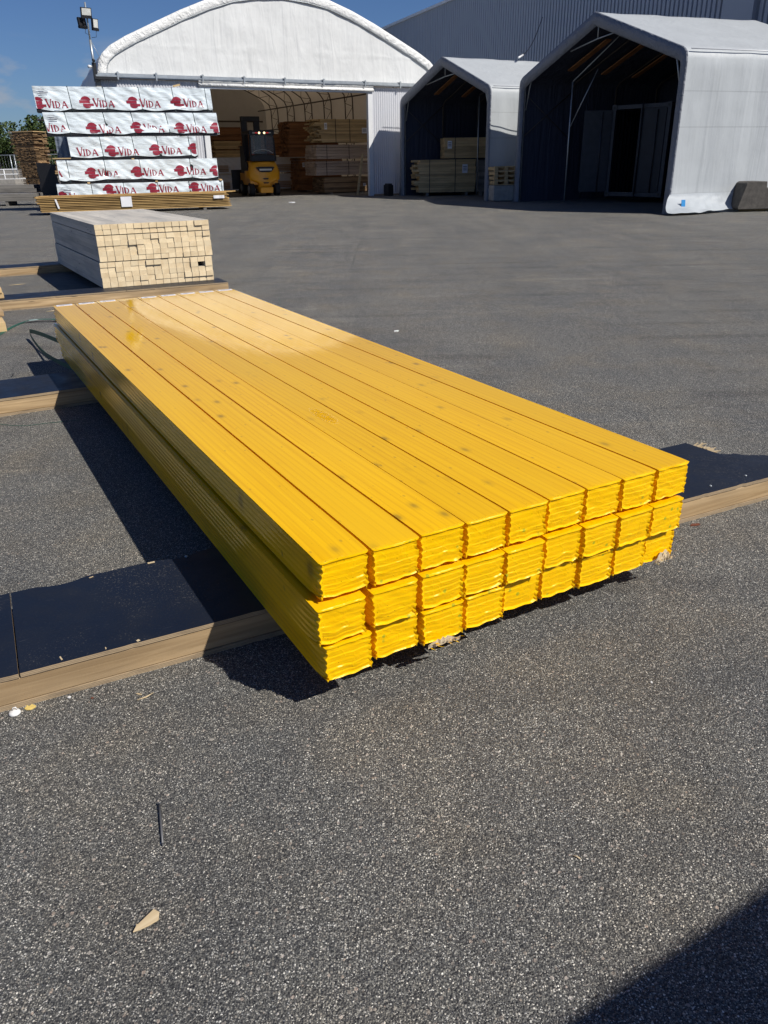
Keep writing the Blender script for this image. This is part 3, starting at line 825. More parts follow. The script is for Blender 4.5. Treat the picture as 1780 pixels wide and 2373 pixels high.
# ================================================================== timber packs
def board_pack(name, label, cat, loc, rz, L, D, H, rows, cols, mat, jit=.03, ragged=0.0, group=None, straps=(), endmat=None, z0=.1, shear=0.0, labels=(), gap=.004, rag_side=0, seed=1, feet=True, cells=1):
    """boards along local x, stacked rows x cols over depth D (local y), front face at y=0"""
    rr = random.Random(seed)
    t = thing(name, label, cat, loc, rz, group)
    b = MB(); bh = H / rows; bw = D / cols
    for r in range(rows):
        ro = rr.uniform(-jit, jit) * .6 + shear * (r / rows)
        for c in range(cols):
            a = rr.uniform(-jit, jit) + ro; e = rr.uniform(-jit, jit) + ro
            if ragged and rr.random() < .6:
                if rag_side <= 0: a -= rr.uniform(0, ragged)
                if rag_side >= 0: e += rr.uniform(0, ragged)
            fy = rr.uniform(-.006, .006)
            if cells > 1:
                off = rr.uniform(0, .5)
                for q_ in range(cells):
                    xa = a + (L + e - a) * q_ / cells; xb = a + (L + e - a) * (q_ + 1) / cells; fz = rr.uniform(-.03, .03)
                    b.box(xa + rr.uniform(0, .006), xb, c * bw + fz + gap, (c + 1) * bw + fz, z0 + r * bh + gap * rr.uniform(.6, 1.4), z0 + (r + 1) * bh - rr.uniform(0, gap))
                continue
            b.box(a, L + e, c * bw + fy + gap, (c + 1) * bw + fy, z0 + r * bh + gap, z0 + (r + 1) * bh - rr.uniform(0, gap))
    if cells > 1: b.box(.10, L - .10, .12, D - .1, z0 + .01, z0 + H + .09)
    if endmat:
        for i in range(0, len(b.f), 6): b.m[i + 3] = 1; b.m[i + 5] = 1
    b.build('boards', [mat, endmat] if endmat else mat, t, fix=False)
    for s_ in straps:
        b = MB(); w2 = .012
        b.box(s_ - w2, s_ + w2, -.016, -.010, z0 - .01, z0 + H + .008); b.box(s_ - w2, s_ + w2, -.016, D, z0 + H + .006, z0 + H + .012)
        b.build('strap', m_black, t)
    for (lx, lz, lw, lh) in labels:
        b = MB(); b.box(lx, lx + lw, -.024, -.020, lz, lz + lh); p = b.build('paper_label', m_paper, t)
        b = MB()
        for k in range(3): b.box(lx + lw * .15, lx + lw * .85, -.0275, -.0245, lz + lh * (.72 - .2 * k), lz + lh * (.80 - .2 * k))
        b.build('printed_lines', m_ink, p)
    if feet and z0 > .04:
        for fx in (.15 * L, .85 * L):
            b = MB(); b.box(fx - .05, fx + .05, .03, D - .03, 0, z0 - .002); b.build('bearer', m_grey, t)
    return t


# ---- packs seen through the hall door
def hp(name, label, s, d, L, D, H, rows, cols, mat, **k):
    return board_pack(name, label, 'timber pack', HX(s, d), ANG, L, D, H, rows, cols, mat, **k)


gh = 'timber packs stored inside the white hall'
hp('timber_pack', 'dark brown timber pack on the floor inside the right of the hall door', -.50, 3.3, 2.3, 1.3, .62, 12, 5, m_dark, z0=.06, group=gh, labels=((1.95, .28, .14, .12),), seed=3)
hp('timber_pack', 'lower pale planed timber pack above the dark one inside the hall door', -.86, 3.3, 2.75, 1.2, .58, 5, 6, m_tan, z0=.76, group=gh, straps=(.5, 1.6), seed=4, feet=False, gap=.008)
hp('timber_pack', 'upper pale planed timber pack under the ragged orange one in the hall', -.82, 3.3, 2.7, 1.2, .58, 5, 6, m_tan, z0=1.42, group=gh, straps=(.5, 1.6), seed=5, feet=False, gap=.008)
hp('timber_pack', 'ragged-ended brown timber pack on top of the right pile in the hall', -.55, 3.3, 2.5, 1.2, .92, 13, 6, m_spruce, z0=2.09, ragged=.35, rag_side=-1, group=gh, straps=(.7, 1.4), labels=((.15, 2.6, .13, .26), (2.0, 2.45, .26, .22)), seed=6, feet=False)
hp('timber_pack', 'tall orange-brown timber pack behind the right pile in the hall', -.75, 6.4, 2.6, 1.2, 1.5, 18, 6, m_orange, z0=1.55, group=gh, jit=.08, seed=7, feet=False)
hp('timber_pack', 'reddish timber pack under the tall orange one in the hall', -.35, 6.2, 2.2, 1.2, 1.42, 12, 5, m_orange, z0=.08, group=gh, labels=((.1, 1.1, .22, .2), (.5, 1.1, .3, .22)), seed=8)
hp('timber_pack', 'orange timber pack beyond the forklift on the right in the hall', -1.95, 10.5, 2.9, 1.2, 1.0, 12, 6, m_orange, z0=1.65, group=gh, seed=9, feet=False)
hp('timber_pack', 'upper loose timber pile at the left behind the forklift mast', -3.5, 9.6, 1.5, 1.2, .5, 7, 5, m_orange, z0=2.34, group=gh, jit=.12, seed=10, feet=False)
hp('timber_pack', 'middle loose timber pile at the left behind the forklift mast', -3.3, 9.6, 1.3, 1.2, .36, 5, 5, m_spruce, z0=1.95, group=gh, jit=.1, seed=11, feet=False)
hp('timber_pack', 'low loose timber pile resting on the wrapped packs left of the forklift', -3.35, 9.6, 1.4, 1.2, .30, 4, 5, m_spruce, z0=1.60, group=gh, jit=.1, seed=12, feet=False)
hp('timber_pack', 'small orange timber pack high behind the forklift cab', -2.0, 13.0, 1.3, 1.2, 1.3, 12, 5, m_orange, z0=1.75, group=gh, seed=13, feet=False)
hp('timber_pack', 'red-brown timber pack low at the far right of the wrapped packs', 1.0, 10.2, 1.2, 1.2, .95, 9, 5, m_orange, z0=.08, group=gh, jit=.05, seed=14)
m_wrap2 = make_wrap('grey_pack_cover', (.80, .83, .88))
for s, L, labels in ((-1.95, 3.15, ('upper', 'lower')), (-5.6, 3.4, ('upper', 'lower'))):
    side = 'right' if s > -3 else 'left'
    for lv, z0 in (('lower', .10), ('upper', .86)):
        t = thing('wrapped_pack', '%s grey-wrapped timber pack to the %s of the forklift in the hall' % (lv, side), 'timber pack', HX(s, 9.0, z0), ANG, 'grey wrapped packs inside the white hall')
        b = MB(); b.grid(lambda a, c: (L * a, -.02 * noise.noise(Vector((a * 8, c * 3, s + z0))), .70 * c), 40, 8); b.box(0, L, .02, 1.1, 0, .70)
        b.build('wrapping', m_wrap2, t, smooth=True, fix=False, angle=30)
        b = MB()
        for k in range(4): b.box(.25, L - .75, -.035, -.025, .08 + .075 * k, .14 + .075 * k)
        b.build('exposed_boards', m_tan, t)
        b = MB(); b.box(L - .62, L - .42, -.04, -.03, .12, .34); b.build('paper_label', m_paper, t)

# ---- leaning plank by the door
b = MB(); b.box(-.05, .05, -.015, .015, 0, 1.6)
o = b.build('leaning_plank', m_spruce); place(o, HX(-.28, .55, .02), ANG, R(6), R(7)); tag(o, 'grey plank leaning upright just inside the right door post', 'plank')

# ================================================================== forklift, seen from behind
FK = HX(-3.30, 3.22)
fk = thing('forklift', 'yellow and black forklift seen from behind in the hall doorway', 'forklift', FK, ANG + R(-6))
# local: x right, y forward (into hall), z up ; rear end at y=0
def rbox(b, x0, x1, y0, y1, z0, z1, mi=0): b.box(x0, x1, y0, y1, z0, z1, mi)
b = MB()
# counterweight lofted from stacked outlines (half width, y front of the curve)
lev = [(.30, .30, .10), (.52, .27, .02), (.60, .50, .0), (.66, .66, .02), (.95, .68, -.02), (1.15, .62, .02), (1.34, .56, .10), (1.36, .54, .14)]
rings = []
for z, hw, yo in lev:
    ring = []
    for k in range(17):
        a = -1 + 2 * k / 16
        ring.append((hw * a, yo + .16 * abs(a) ** 3.0 * (1.2 if hw > .4 else .6), z))
    ring += [(hw, .95, z), (-hw, .95, z)]
    rings.append(ring)
nr = len(rings[0])
b.add([q for r in rings for q in r], [(j * nr + i, j * nr + (i + 1) % nr, (j + 1) * nr + (i + 1) % nr, (j + 1) * nr + i) for j in range(len(rings) - 1) for i in range(nr)] + [list(range(nr)), [(len(rings) - 1) * nr + i for i in range(nr)]])
b.build('counterweight', m_fy, fk, smooth=True, angle=50)
b = MB(); b.prism([(-.27, .14), (.27, .14), (.285, .36), (-.285, .36)], -.06, .55, 'y'); b.build('bumper', m_fy, fk, bevel=.015)
b = MB(); b.prism([(-.40, 1.14), (-.27, .98), (-.16, .955), (.16, .955), (.27, .98), (.40, 1.14), (.3, 1.17), (-.3, 1.17)], -.055, .2, 'y'); gv = b.build('rear_grille', m_black, fk)
b = MB(); b.box(-.27, .27, -.066, -.057, 1.02, 1.09); b.build('badge_strip', m_lamp, gv)
for z in (.56, .72):
    b = MB(); b.prism([(-.12, z), (.12, z), (.09, z - .05), (-.09, z - .05)], -.035, .1, 'y'); b.build('vent_slot', m_black, fk)
b = MB(); b.box(-.62, .62, .30, 2.0, .45, .92); b.box(-.56, .56, .35, 1.0, 1.36, 1.40); b.build('chassis', m_fy, fk, bevel=.02)
# fork side fender at left
for x in (-.56, .56):
    for y, r_ in ((.42, .27), (1.75, .32)):
        b = MB(); b.tube([(x - .11, y, r_ + .0), (x - .09, y, r_), (x + .09, y, r_), (x + .11, y, r_)], [r_ - .03, r_, r_, r_ - .03], 28)
        wv = b.build('wheel', m_rub, fk, smooth=True, fix=False, angle=40)
        sx = 1 if x > 0 else -1
        b = MB(); b.tube([(x + sx * .09, y, r_), (x + sx * .125, y, r_)], .16, 18); b.tube([(x + sx * .12, y, r_), (x + sx * .14, y, r_)], .05, 10); b.build('rim', m_rim, wv, smooth=True, fix=False, angle=40)
# cab: dark hood, pillars, roof
b = MB(); b.prism([(-.56, 1.38), (.56, 1.38), (.52, 1.60), (.2, 1.66), (-.2, 1.66), (-.52, 1.60)], .12, .62, 'y'); b.build('engine_hood', m_black, fk, bevel=.02)
b = MB()
for sx in (-1, 1):
    b.tube([(sx * .54, .20, 1.40), (sx * .52, .24, 2.2), (sx * .46, .34, 2.48)], .040, 8); b.tube([(sx * .50, 1.55, .95), (sx * .47, 1.35, 2.48)], .04, 8)
    b.tube([(sx * .46, .34, 2.48), (sx * .46, 1.35, 2.50)], .04, 8)
b.box(-.54, .54, .20, 1.42, 2.46, 2.56)
for k in range(5): b.box(-.40 + .2 * k - .02, -.40 + .2 * k + .02, .3, 1.35, 2.562, 2.585)
b.box(-.54, .54, .16, .22, 2.38, 2.56)
b.build('overhead_guard', m_black, fk, smooth=True, fix=False, angle=30)
b = MB(); b.box(-.48, .48, .205, .212, 1.66, 2.38); b.build('rear_window', m_glass, fk)
for sx in (-1, 1):
    b = MB(); b.tube([(sx * .11, .16, 2.47), (sx * .11, .13, 2.47), (sx * .11, .12, 2.47)], [.042, .042, .02], 12); b.build('work_light', m_tail, fk, smooth=True, fix=False)
    b = MB(); b.box(sx * .19 if sx > 0 else -.29, .29 if sx > 0 else -.19, .135, .158, 2.45, 2.495); b.build('tail_light', m_taild, fk)
    b = MB(); b.box(.293 if sx > 0 else -.40, .40 if sx > 0 else -.293, .138, .158, 2.452, 2.492); b.build('marker_light', m_lamp, fk)
b = MB(); b.tube([(-.45, .195, 1.70), (-.3, .195, 1.80), (0, .195, 1.84), (.25, .195, 1.80), (.45, .195, 1.69)], .010, 6); b.build('wiper_rail', m_lamp, fk, smooth=True, fix=False)
# mast
b = MB()
for x in (-.24, .32):
    b.box(x - .13, x + .13, 2.05, 2.20, .1, 3.16)
b.box(-.38, .46, 2.04, 2.22, 2.98, 3.18); b.box(-.38, .46, 2.06, 2.2, 1.2, 1.32); b.box(-.38, .46, 2.06, 2.2, .3, .5)
b.tube([(.04, 2.1, .3), (.04, 2.1, 2.5)], .03, 8)
b.build('mast', m_black, fk, bevel=.012)
b = MB(); b.box(-.95, .55, 2.24, 2.30, .25, 1.05); b.build('fork_carriage', m_black, fk)
for x in (-.6, .2):
    b = MB(); b.box(x - .06, x + .06, 2.30, 3.3, .06, .10); b.box(x - .06, x + .06, 2.30, 2.34, .06, .9); b.build('fork', m_black, fk)
b = MB(); b.prism([(.55, 1.36), (.70, 1.36), (.9, 2.0), (1.5, 2.0), (1.6, .95), (.3, .95)], -.66, -.60, 'x'); b.build('side_panel', m_black, fk)
b = MB(); b.box(-.25, .25, .62, 1.05, .95, 1.12); b.box(-.23, .23, .62, .72, 1.12, 1.75); b.build('driver_seat', m_black, fk)

# ---- driver: one continuous skinned figure, seated
def skin_body(name, joints, edges, radii, mats, parent=None, sub=1):
    me = bpy.data.meshes.new(name); me.from_pydata(joints, edges, [])
    o = bpy.data.objects.new(name, me); col.objects.link(o)
    if parent: o.parent = parent
    md = o.modifiers.new('skin', 'SKIN'); md.use_smooth_shade = True
    for i, r_ in enumerate(radii): me.skin_vertices[0].data[i].radius = (r_, r_ * .8)
    me.skin_vertices[0].data[0].use_root = True
    s_ = o.modifiers.new('sub', 'SUBSURF'); s_.levels = sub; s_.render_levels = sub
    for q in mats: me.materials.append(q)
    return o


pj = [(0, 0, 0), (0, -.02, .22), (0, -.01, .42), (0, .01, .50), (.19, 0, .43), (.25, .14, .20), (.16, .36, .22), (-.19, 0, .43), (-.25, .14, .20), (-.16, .36, .22),
      (.10, .05, -.01), (.15, .45, .0), (.14, .50, -.38), (.14, .62, -.42), (-.10, .05, -.01), (-.15, .45, .0), (-.14, .50, -.38), (-.14, .62, -.42)]
pe = [(0, 1), (1, 2), (2, 3), (2, 4), (4, 5), (5, 6), (2, 7), (7, 8), (8, 9), (0, 10), (10, 11), (11, 12), (12, 13), (0, 14), (14, 15), (15, 16), (16, 17)]
prd = [.16, .15, .15, .055, .075, .05, .035, .075, .05, .035, .10, .07, .05, .04, .10, .07, .05, .04]
pers = thing('person', 'person in a red jacket seated in the forklift cab', 'person', FK + Matrix.Rotation(ANG + R(-6), 3, 'Z') @ Vector((-.06, .85, 1.22)), ANG + R(-6))
skin_body('body', pj, pe, prd, [m_jacket], pers, 2)
b = MB(); b.tube([(0, .0, .48), (0, .0, .52), (0, .0, .58), (0, .01, .66), (0, .0, .72), (0, 0, .745)], [.05, .06, .085, .095, .075, .02], 14)
b.tube([(0, .09, .61), (0, .115, .60)], [.02, .012], 8)
for sx in (-1, 1): b.tube([(sx * .085, 0, .58), (sx * .105, 0, .62)], [.015, .02], 6)
b.build('head', m_skin, pers, smooth=True, fix=False)
b = MB(); b.tube([(0, -.012, .60), (0, -.012, .66), (0, -.01, .72), (0, -.005, .755), (0, 0, .765)], [.098, .104, .09, .05, .01], 14); b.build('hair', m_bark, pers, smooth=True, fix=False)

# ================================================================== printed foil packs
PV = Vector((-10.8715, 26.0460, 0)); PU = Vector((.93765, .34757, 0)); PANG = math.atan2(PU.y, PU.x)


def logo_polys():
    """four shifted bands of a disc of diameter 1 and then the word; unit = disc diameter, origin bottom centre"""
    P = []
    r_ = .5
    def disc(z0, z1, xl=None, xr=None, dx=0):
        L = []; Rr = []
        for k in range(9):
            z = z0 + (z1 - z0) * k / 8; h = math.sqrt(max(0, r_ * r_ - (z - .5) ** 2))
            L.append(((-h if xl is None else xl) + dx, z)); Rr.append(((h if xr is None else xr) + dx, z))
        return L + Rr[::-1]
    P.append(disc(.69, .998))
    P.append(disc(.41, .66, xl=-.60, xr=.36))
    P.append(disc(.18, .38, xl=-.30, xr=.66))
    P.append(disc(.01, .155, dx=.06))
    return P


def letters(x0, z0, h):
    """V I D A in a light serif, V larger; returns polygons and the right end"""
    P = []
    def stroke(a, b_, w1):
        P.append([(a[0] - w1 / 2, a[1]), (a[0] + w1 / 2, a[1]), (b_[0] + w1 / 2, b_[1]), (b_[0] - w1 / 2, b_[1])])
    def serif(x, z, w_, t_): P.append([(x - w_ / 2, z), (x + w_ / 2, z), (x + w_ / 2, z + t_), (x - w_ / 2, z + t_)])
    H = h * 1.18; x = x0
    stroke((x + .46 * h, z0), (x + .10 * h, z0 + H), .22 * h); stroke((x + .50 * h, z0), (x + .84 * h, z0 + H), .12 * h)
    serif(x + .10 * h, z0 + H, .40 * h, .04 * h); serif(x + .84 * h, z0 + H, .26 * h, .04 * h)
    x += .98 * h; h2 = h * .92
    P.append([(x, z0), (x + .19 * h, z0), (x + .19 * h, z0 + h2), (x, z0 + h2)]); serif(x + .08 * h, z0 - .03 * h, .32 * h, .035 * h); serif(x + .08 * h, z0 + h2, .32 * h, .035 * h)
    x += .40 * h
    P.append([(x, z0), (x + .18 * h, z0), (x + .18 * h, z0 + h2), (x, z0 + h2)])
    serif(x + .06 * h, z0 + h2, .20 * h, .035 * h); serif(x + .06 * h, z0 - .03 * h, .20 * h, .035 * h)
    for k in range(8):
        a0, a1 = -math.pi / 2 + math.pi * k / 8, -math.pi / 2 + math.pi * (k + 1) / 8
        def q(a, f, g): return (x + .15 * h + math.cos(a) * .55 * h * f, z0 + h2 / 2 + math.sin(a) * h2 / 2 * g)
        P.append([q(a0, 1, 1), q(a1, 1, 1), q(a1, .70, .86), q(a0, .70, .86)])
    x += .92 * h
    stroke((x + .04 * h, z0), (x + .38 * h, z0 + h2), .11 * h); stroke((x + .78 * h, z0), (x + .42 * h, z0 + h2), .22 * h)
    P.append([(x + .20 * h, z0 + .28 * h), (x + .60 * h, z0 + .28 * h), (x + .60 * h, z0 + .37 * h), (x + .20 * h, z0 + .37 * h)])
    serif(x + .04 * h, z0 - .03 * h, .24 * h, .035 * h); serif(x + .78 * h, z0 - .03 * h, .34 * h, .035 * h)
    return P


def foil_pack(idx, x0, x1, z0, z1, logos, straps, label, depth=1.1, dy=0.0, sh=0.0):
    t = thing('wrapped_timber_pack', label, 'timber pack', PV + PU * x0 + Vector((-PU.y, PU.x, 0)) * dy + Vector((0, 0, z0)), PANG, 'foil-wrapped printed timber packs in the tall stack')
    L, H = x1 - x0, z1 - z0
    st = sorted(straps)
    def fold(x, z):
        if z < .0: return 0
        e = .034 * noise.noise(Vector((x * 1.9 + z * 1.8, z * 3.5 - x * .8, idx * 7))) + .006 * noise.noise(Vector((x * 5 + z * 6, z * 8, idx)))
        for s_ in st: e -= .018 * math.exp(-((x - s_) / .10) ** 2)
        return -e * 1.0
    def hem(x):        # lower edge of the foil hangs unevenly between the straps
        k = 0
        for a, c in zip([0] + st, st + [L]):
            if a <= x <= c and c > a: k = math.sin(math.pi * (x - a) / (c - a))
        return .075 - .07 * k * (.55 + noise.noise(Vector((x * .8, idx, 0))))
    b = MB()
    b.grid(lambda a, c: (L * a + sh * (1 - c) , fold(L * a, H * c), hem(L * a) + (H - hem(L * a)) * c), 240, 34)
    b.grid(lambda a, c: (L * a, fold(L * a, H) * (1 - c) + depth * c, H + .01 * math.sin(c * 3)), 60, 6)
    b.build('foil_front', m_wrap, t, smooth=True, fix=False)
    for xx in (0, L):
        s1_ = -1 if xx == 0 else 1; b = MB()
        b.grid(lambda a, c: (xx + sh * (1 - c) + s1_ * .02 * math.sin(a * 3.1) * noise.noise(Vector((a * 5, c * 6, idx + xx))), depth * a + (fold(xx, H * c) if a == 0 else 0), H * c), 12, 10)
        b.build('foil_end', m_wrapshade if xx == 0 else m_wrap, t, smooth=True, fix=False)  # left end takes the shade-coloured foil, right end the plain one
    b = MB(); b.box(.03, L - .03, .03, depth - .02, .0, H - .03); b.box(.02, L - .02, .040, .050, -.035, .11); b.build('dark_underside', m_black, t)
    # straps
    for s_ in st:
        b = MB(); xs = s_
        pts = [(xs + sh * (1 - z / H), fold(xs, z) - .004) for z in [0]]
        rows = []
        for k in range(9):
            z = -.02 + (H + .03) * k / 8
            y = fold(xs, max(0, z)) - .006; xo = sh * (1 - z / H) - .03 * (z / H)
            rows.append([(xs - .009 + xo, y, z), (xs + .009 + xo, y, z)])
        b.add([q for r in rows for q in r], [(2 * k, 2 * k + 1, 2 * k + 3, 2 * k + 2) for k in range(8)])
        xo = -.03
        b.add([(xs - .009 + xo, -.02, H + .018), (xs + .009 + xo, -.02, H + .018), (xs + .009 + xo, depth, H + .018), (xs - .009 + xo, depth, H + .018)], [(0, 1, 2, 3)])
        b.build('strap', m_strapd, t, fix=False)
    # prints, following the folds of the foil
    D = .325
    for (lx, lz, what) in logos:
        polys = []
        if 'o' in what: polys += [[(lx + p[0] * D, lz + p[1] * D) for p in P] for P in logo_polys()]
        if 'w' in what: polys += letters(lx + .64 * D, lz + .10 * D, .195)
        bm = bmesh.new()
        for P in polys:
            vs2 = [bm.verts.new((p[0], 0, p[1])) for p in P]
            try: bm.faces.new(vs2)
            except ValueError: pass
        def cut(co, no, clear):
            bmesh.ops.bisect_plane(bm, geom=bm.verts[:] + bm.edges[:] + bm.faces[:], plane_co=co, plane_no=no, clear_outer=clear, clear_inner=False)
        cut((L - .02, 0, 0), (1, 0, 0), True); cut((.02, 0, 0), (-1, 0, 0), True); cut((0, 0, .05), (0, 0, -1), True)
        xx = math.floor((lx - .3) / .03) * .03
        while xx < lx + 1.35:
            cut((xx, 0, 0), (1, 0, 0), False); xx += .03
        zz = 0
        while zz < H: cut((0, 0, zz), (0, 0, 1), False); zz += .025
        for v in bm.verts:
            v.co.y = fold(v.co.x, v.co.z) - .007
            v.co.x += sh * (1 - v.co.z / H)
        if len(bm.faces):
            me = bpy.data.meshes.new('printed_logo'); bm.to_mesh(me); me.materials.append(m_red); me.shade_smooth()
            o = bpy.data.objects.new('printed_logo', me); col.objects.link(o); o.parent = t
        bm.free()
    if idx in (1, 2, 5):
        b = MB()
        for k, (w_, h_) in enumerate(((.20, .012), (.26, .012), (.24, .02), (.08, .012))): b.box(.14 + .02 * k, .14 + .02 * k + w_, -.052, -.049, H - .09 - .05 * k, H - .09 - .05 * k + h_)
        b.build('stencilled_lines', m_ink, t)
    if idx in (1, 4):
        b = MB()
        for k, xx in enumerate((.55, 1.0, 2.0, 3.4, 4.3)): b.box(xx, xx + .16, -.052, -.049, .075, .087)
        b.build('small_print', m_ink, t)
    return t


LP = [.66, 2.03, 3.42, 4.72]
foil_pack(1, .58, 5.88, 2.86, 3.53, [(.08, .06, 'ow'), (1.45, .09, 'ow'), (2.84, .09, 'ow'), (4.19, .10, 'ow')], [1.02, 2.05, 3.10, 4.12, 5.15], 'topmost foil-wrapped timber pack of the tall stack, printed with VIDA', sh=.03)
foil_pack(2, .74, 6.00, 2.20, 2.83, [(-.25, .07, 'w'), (1.34, .03, 'ow'), (2.68, .05, 'ow'), (4.02, .03, 'ow'), (5.17, .03, 'o')], [.66, 1.78, 2.62, 3.68, 4.55], 'second foil-wrapped pack from the top, jutting out furthest right', sh=.06)
foil_pack(3, 1.33, 5.25, 1.53, 2.15, [(.00, .06, 'w'), (1.24, .06, 'ow'), (2.60, .08, 'ow'), (3.83, .10, 'o')], [.98, 1.96, 2.72, 3.72], 'short foil-wrapped pack in the middle of the tall stack', sh=.02)
foil_pack(4, .90, 5.88, .86, 1.49, [(-.72, .14, 'w'), (.98, .10, 'ow'), (2.38, .11, 'ow'), (3.75, .12, 'ow'), (4.90, .10, 'o')], [.32, 1.44, 2.52, 4.12], 'fourth foil-wrapped pack from the top with small print along its foot', sh=.0)
foil_pack(5, .78, 6.02, .18, .81, [(.12, .10, 'ow'), (1.56, .28, 'ow'), (2.92, .28, 'ow'), (4.28, .28, 'ow')], [1.06, 2.05, 3.12, 4.14, 5.2], 'lowest foil-wrapped pack, mostly hidden behind the brown board stack')
tags_sp = ['under the right end of the fourth wrapped pack', 'under the middle of the fourth wrapped pack', 'under the left part of the fourth wrapped pack', 'between the third and fourth wrapped packs',
           'on the ground under the left of the lowest wrapped pack', 'on the ground under the right of the lowest wrapped pack', 'between the second and third wrapped packs at the left', 'between the second and third wrapped packs at the right', 'between the top two wrapped packs at the left', 'between the top two wrapped packs at the right']
for (x, z, h, k) in ((5.95, .812, .045, 0), (3.85, .812, .045, 1), (1.75, .812, .045, 2), (3.2, 1.492, .035, 3), (1.6, 0, .15, 4), (5.3, 0, .15, 5), (2.0, 2.152, .03, 6), (4.9, 2.152, .03, 7), (1.9, 2.832, .02, 8), (5.0, 2.832, .02, 9)):
    b = MB(); b.box(-.04, .04, -.03 if k < 4 else .05, 1.0, 0, h)
    o = b.build('spacer_block', m_spruce, bevel=.003); place(o, PV + PU * x + Vector((0, 0, z)), PANG)
    tag(o, 'wooden spacer ' + tags_sp[k], 'spacer', 'wooden spacers between the wrapped packs')
b = MB(); b.box(0, .22, .1, .2, 0, .05); o = b.build('wood_offcut', m_spruce); place(o, PV + PU * 4.75 + Vector((0, 0, 3.56)), PANG, 0, R(-12)); tag(o, 'wood offcut lying on top of the uppermost wrapped pack', 'offcut')

# ---- brown board stack in front of them
BO = Vector((-10.047, 24.56, 0))
bs = board_pack('board_stack', 'long flat stack of brown boards in front of the foil-wrapped packs', 'timber pack', BO, PANG, 5.68, 1.15, .43, 9, 8, m_brown, jit=.03, endmat=m_brownend, z0=.07, shear=-.12, seed=21, gap=.016)
b = MB(); b.box(2.30, 2.62, -.02, -.015, .17, .46); b.build('paper_label', m_paper, bs)
b = MB(); b.grid(lambda a, c: (.42 + .05 * a + .06 * (1 - c), -.03, .18 + .26 * c), 2, 6); b.build('white_tie', m_paper, bs)
b = MB(); b.grid(lambda a, c: (5.12 + .34 * a, -.03 - .01 * math.sin(a * 9), .33 + .09 * c), 6, 2); b.build('white_tie', m_paper, bs)
for k, (xa, xb, ya, z, lab) in enumerate(((.05, 5.75, .05, .502, 'front loose board lying along the top of the brown board stack'), (.0, 5.9, .28, .502, 'rear loose board overhanging the right end of the brown board stack'))):
    b = MB(); b.box(xa, xb, ya, ya + .12, 0, .028); o = b.build('loose_board', m_brown); place(o, BO + Vector((0, 0, z + .002)), PANG + R(.4 * k)); tag(o, lab, 'board', 'loose boards on the brown board stack')

# ---- timber beside/behind the wrapped packs
board_pack('timber_pack', 'small pile of short boards just left behind the foil-wrapped packs, upper', 'timber pack', Vector((-11.55, 30.2, 0)), .25, .9, 1.0, .42, 6, 4, m_dark, z0=1.12, seed=31, feet=False)
board_pack('timber_pack', 'dark pile of boards under the upper short pile left of the foil packs', 'timber pack', Vector((-11.55, 30.2, 0)), .25, .9, 1.0, 1.0, 8, 4, m_grey, z0=.06, seed=32)
for z, lab in ((1.56, 'light plank end on top of the short pile left of the foil packs'), (1.075 + .0, 'light plank between the two short piles left of the foil packs')):
    b = MB(); b.box(-.05, .95, -.05, .9, 0, .035); o = b.build('loose_board', m_spruce); place(o, Vector((-11.55, 30.2, z)), .25); tag(o, lab, 'board')

# ---- tall weathered pile at the far left
dz = [(.05, .70, .25, 1.15, 'lowest'), (.79, .76, .08, 1.36, 'second lowest'), (1.60, .68, .0, 1.36, 'third lowest'), (2.33, .62, -.08, 1.44, 'topmost')]
for k, (z0, H, xo, L, lab) in enumerate(dz):
    board_pack('lath_pack', '%s weathered brown lath pack of the tall pile at the far left' % lab, 'timber pack', Vector((-19.2, 44.8, 0)) + Vector((xo * .94, -.3 * xo, 0)), -.25, L * .96, 1.2, H * .95, 15 if k < 3 else 12, 3, m_dark, jit=.06, z0=z0, group='lath packs of the tall pile at the far left', seed=40 + k, gap=.012, feet=(k == 0), cells=11)
b = MB(); b.box(-.05, 1.45, 0, 1.1, 0, .035); o = b.build('loose_board', m_spruce); place(o, Vector((-19.25, 44.8, 2.95)), -.25); tag(o, 'pale boards capping the tall weathered lath pile', 'board')
# low grey beams in front of and behind that pile
def lowpile(px, py, L, D, H, lab, rz, mat=m_grey, rows=2, cols=3, seed=50, z0=.12):
    p = G(px, py); board_pack('timber_pile', lab, 'timber pile', p - Vector((math.cos(rz), math.sin(rz), 0)) * L, rz, L, D, H, rows, cols, mat, jit=.05, z0=z0, seed=seed, group='low piles of grey timber at the far left')
lowpile(84, 476, 7, 1.1, .26, 'nearest low pile of grey weathered beams at the far left', R(6), seed=51, z0=.16)
lowpile(84, 452, 9, 1.3, .34, 'second low pile of grey beams in front of the lath pile', R(4), seed=52, z0=.14)
lowpile(40, 440, 10, 1.6, .5, 'pale grey timber pile left of the lath pile', R(2), seed=53, mat=m_concl, z0=.1)
lowpile(38, 424, 12, 3.6, .9, 'farthest grey timber pile by the railing', R(2), seed=54, mat=m_concl, z0=.1)
# plain black block filling the dark area beside the piles
b = MB(); b.grid(lambda a, c: (0 + 1.3 * a + .1 * noise.noise(Vector((a * 3, c * 3, 0))), 0, 1.5 * c * (1 - .1 * a)), 8, 8); b.box(0, 1.3, .05, 1, 0, 1.3)
o = b.build('black_block', m_black); g_ = G(93, 430); place(o, Vector((g_.x / g_.y * 42, 42, 0)), .05); tag(o, 'black block between the lath pile and the foil packs', 'covered load')

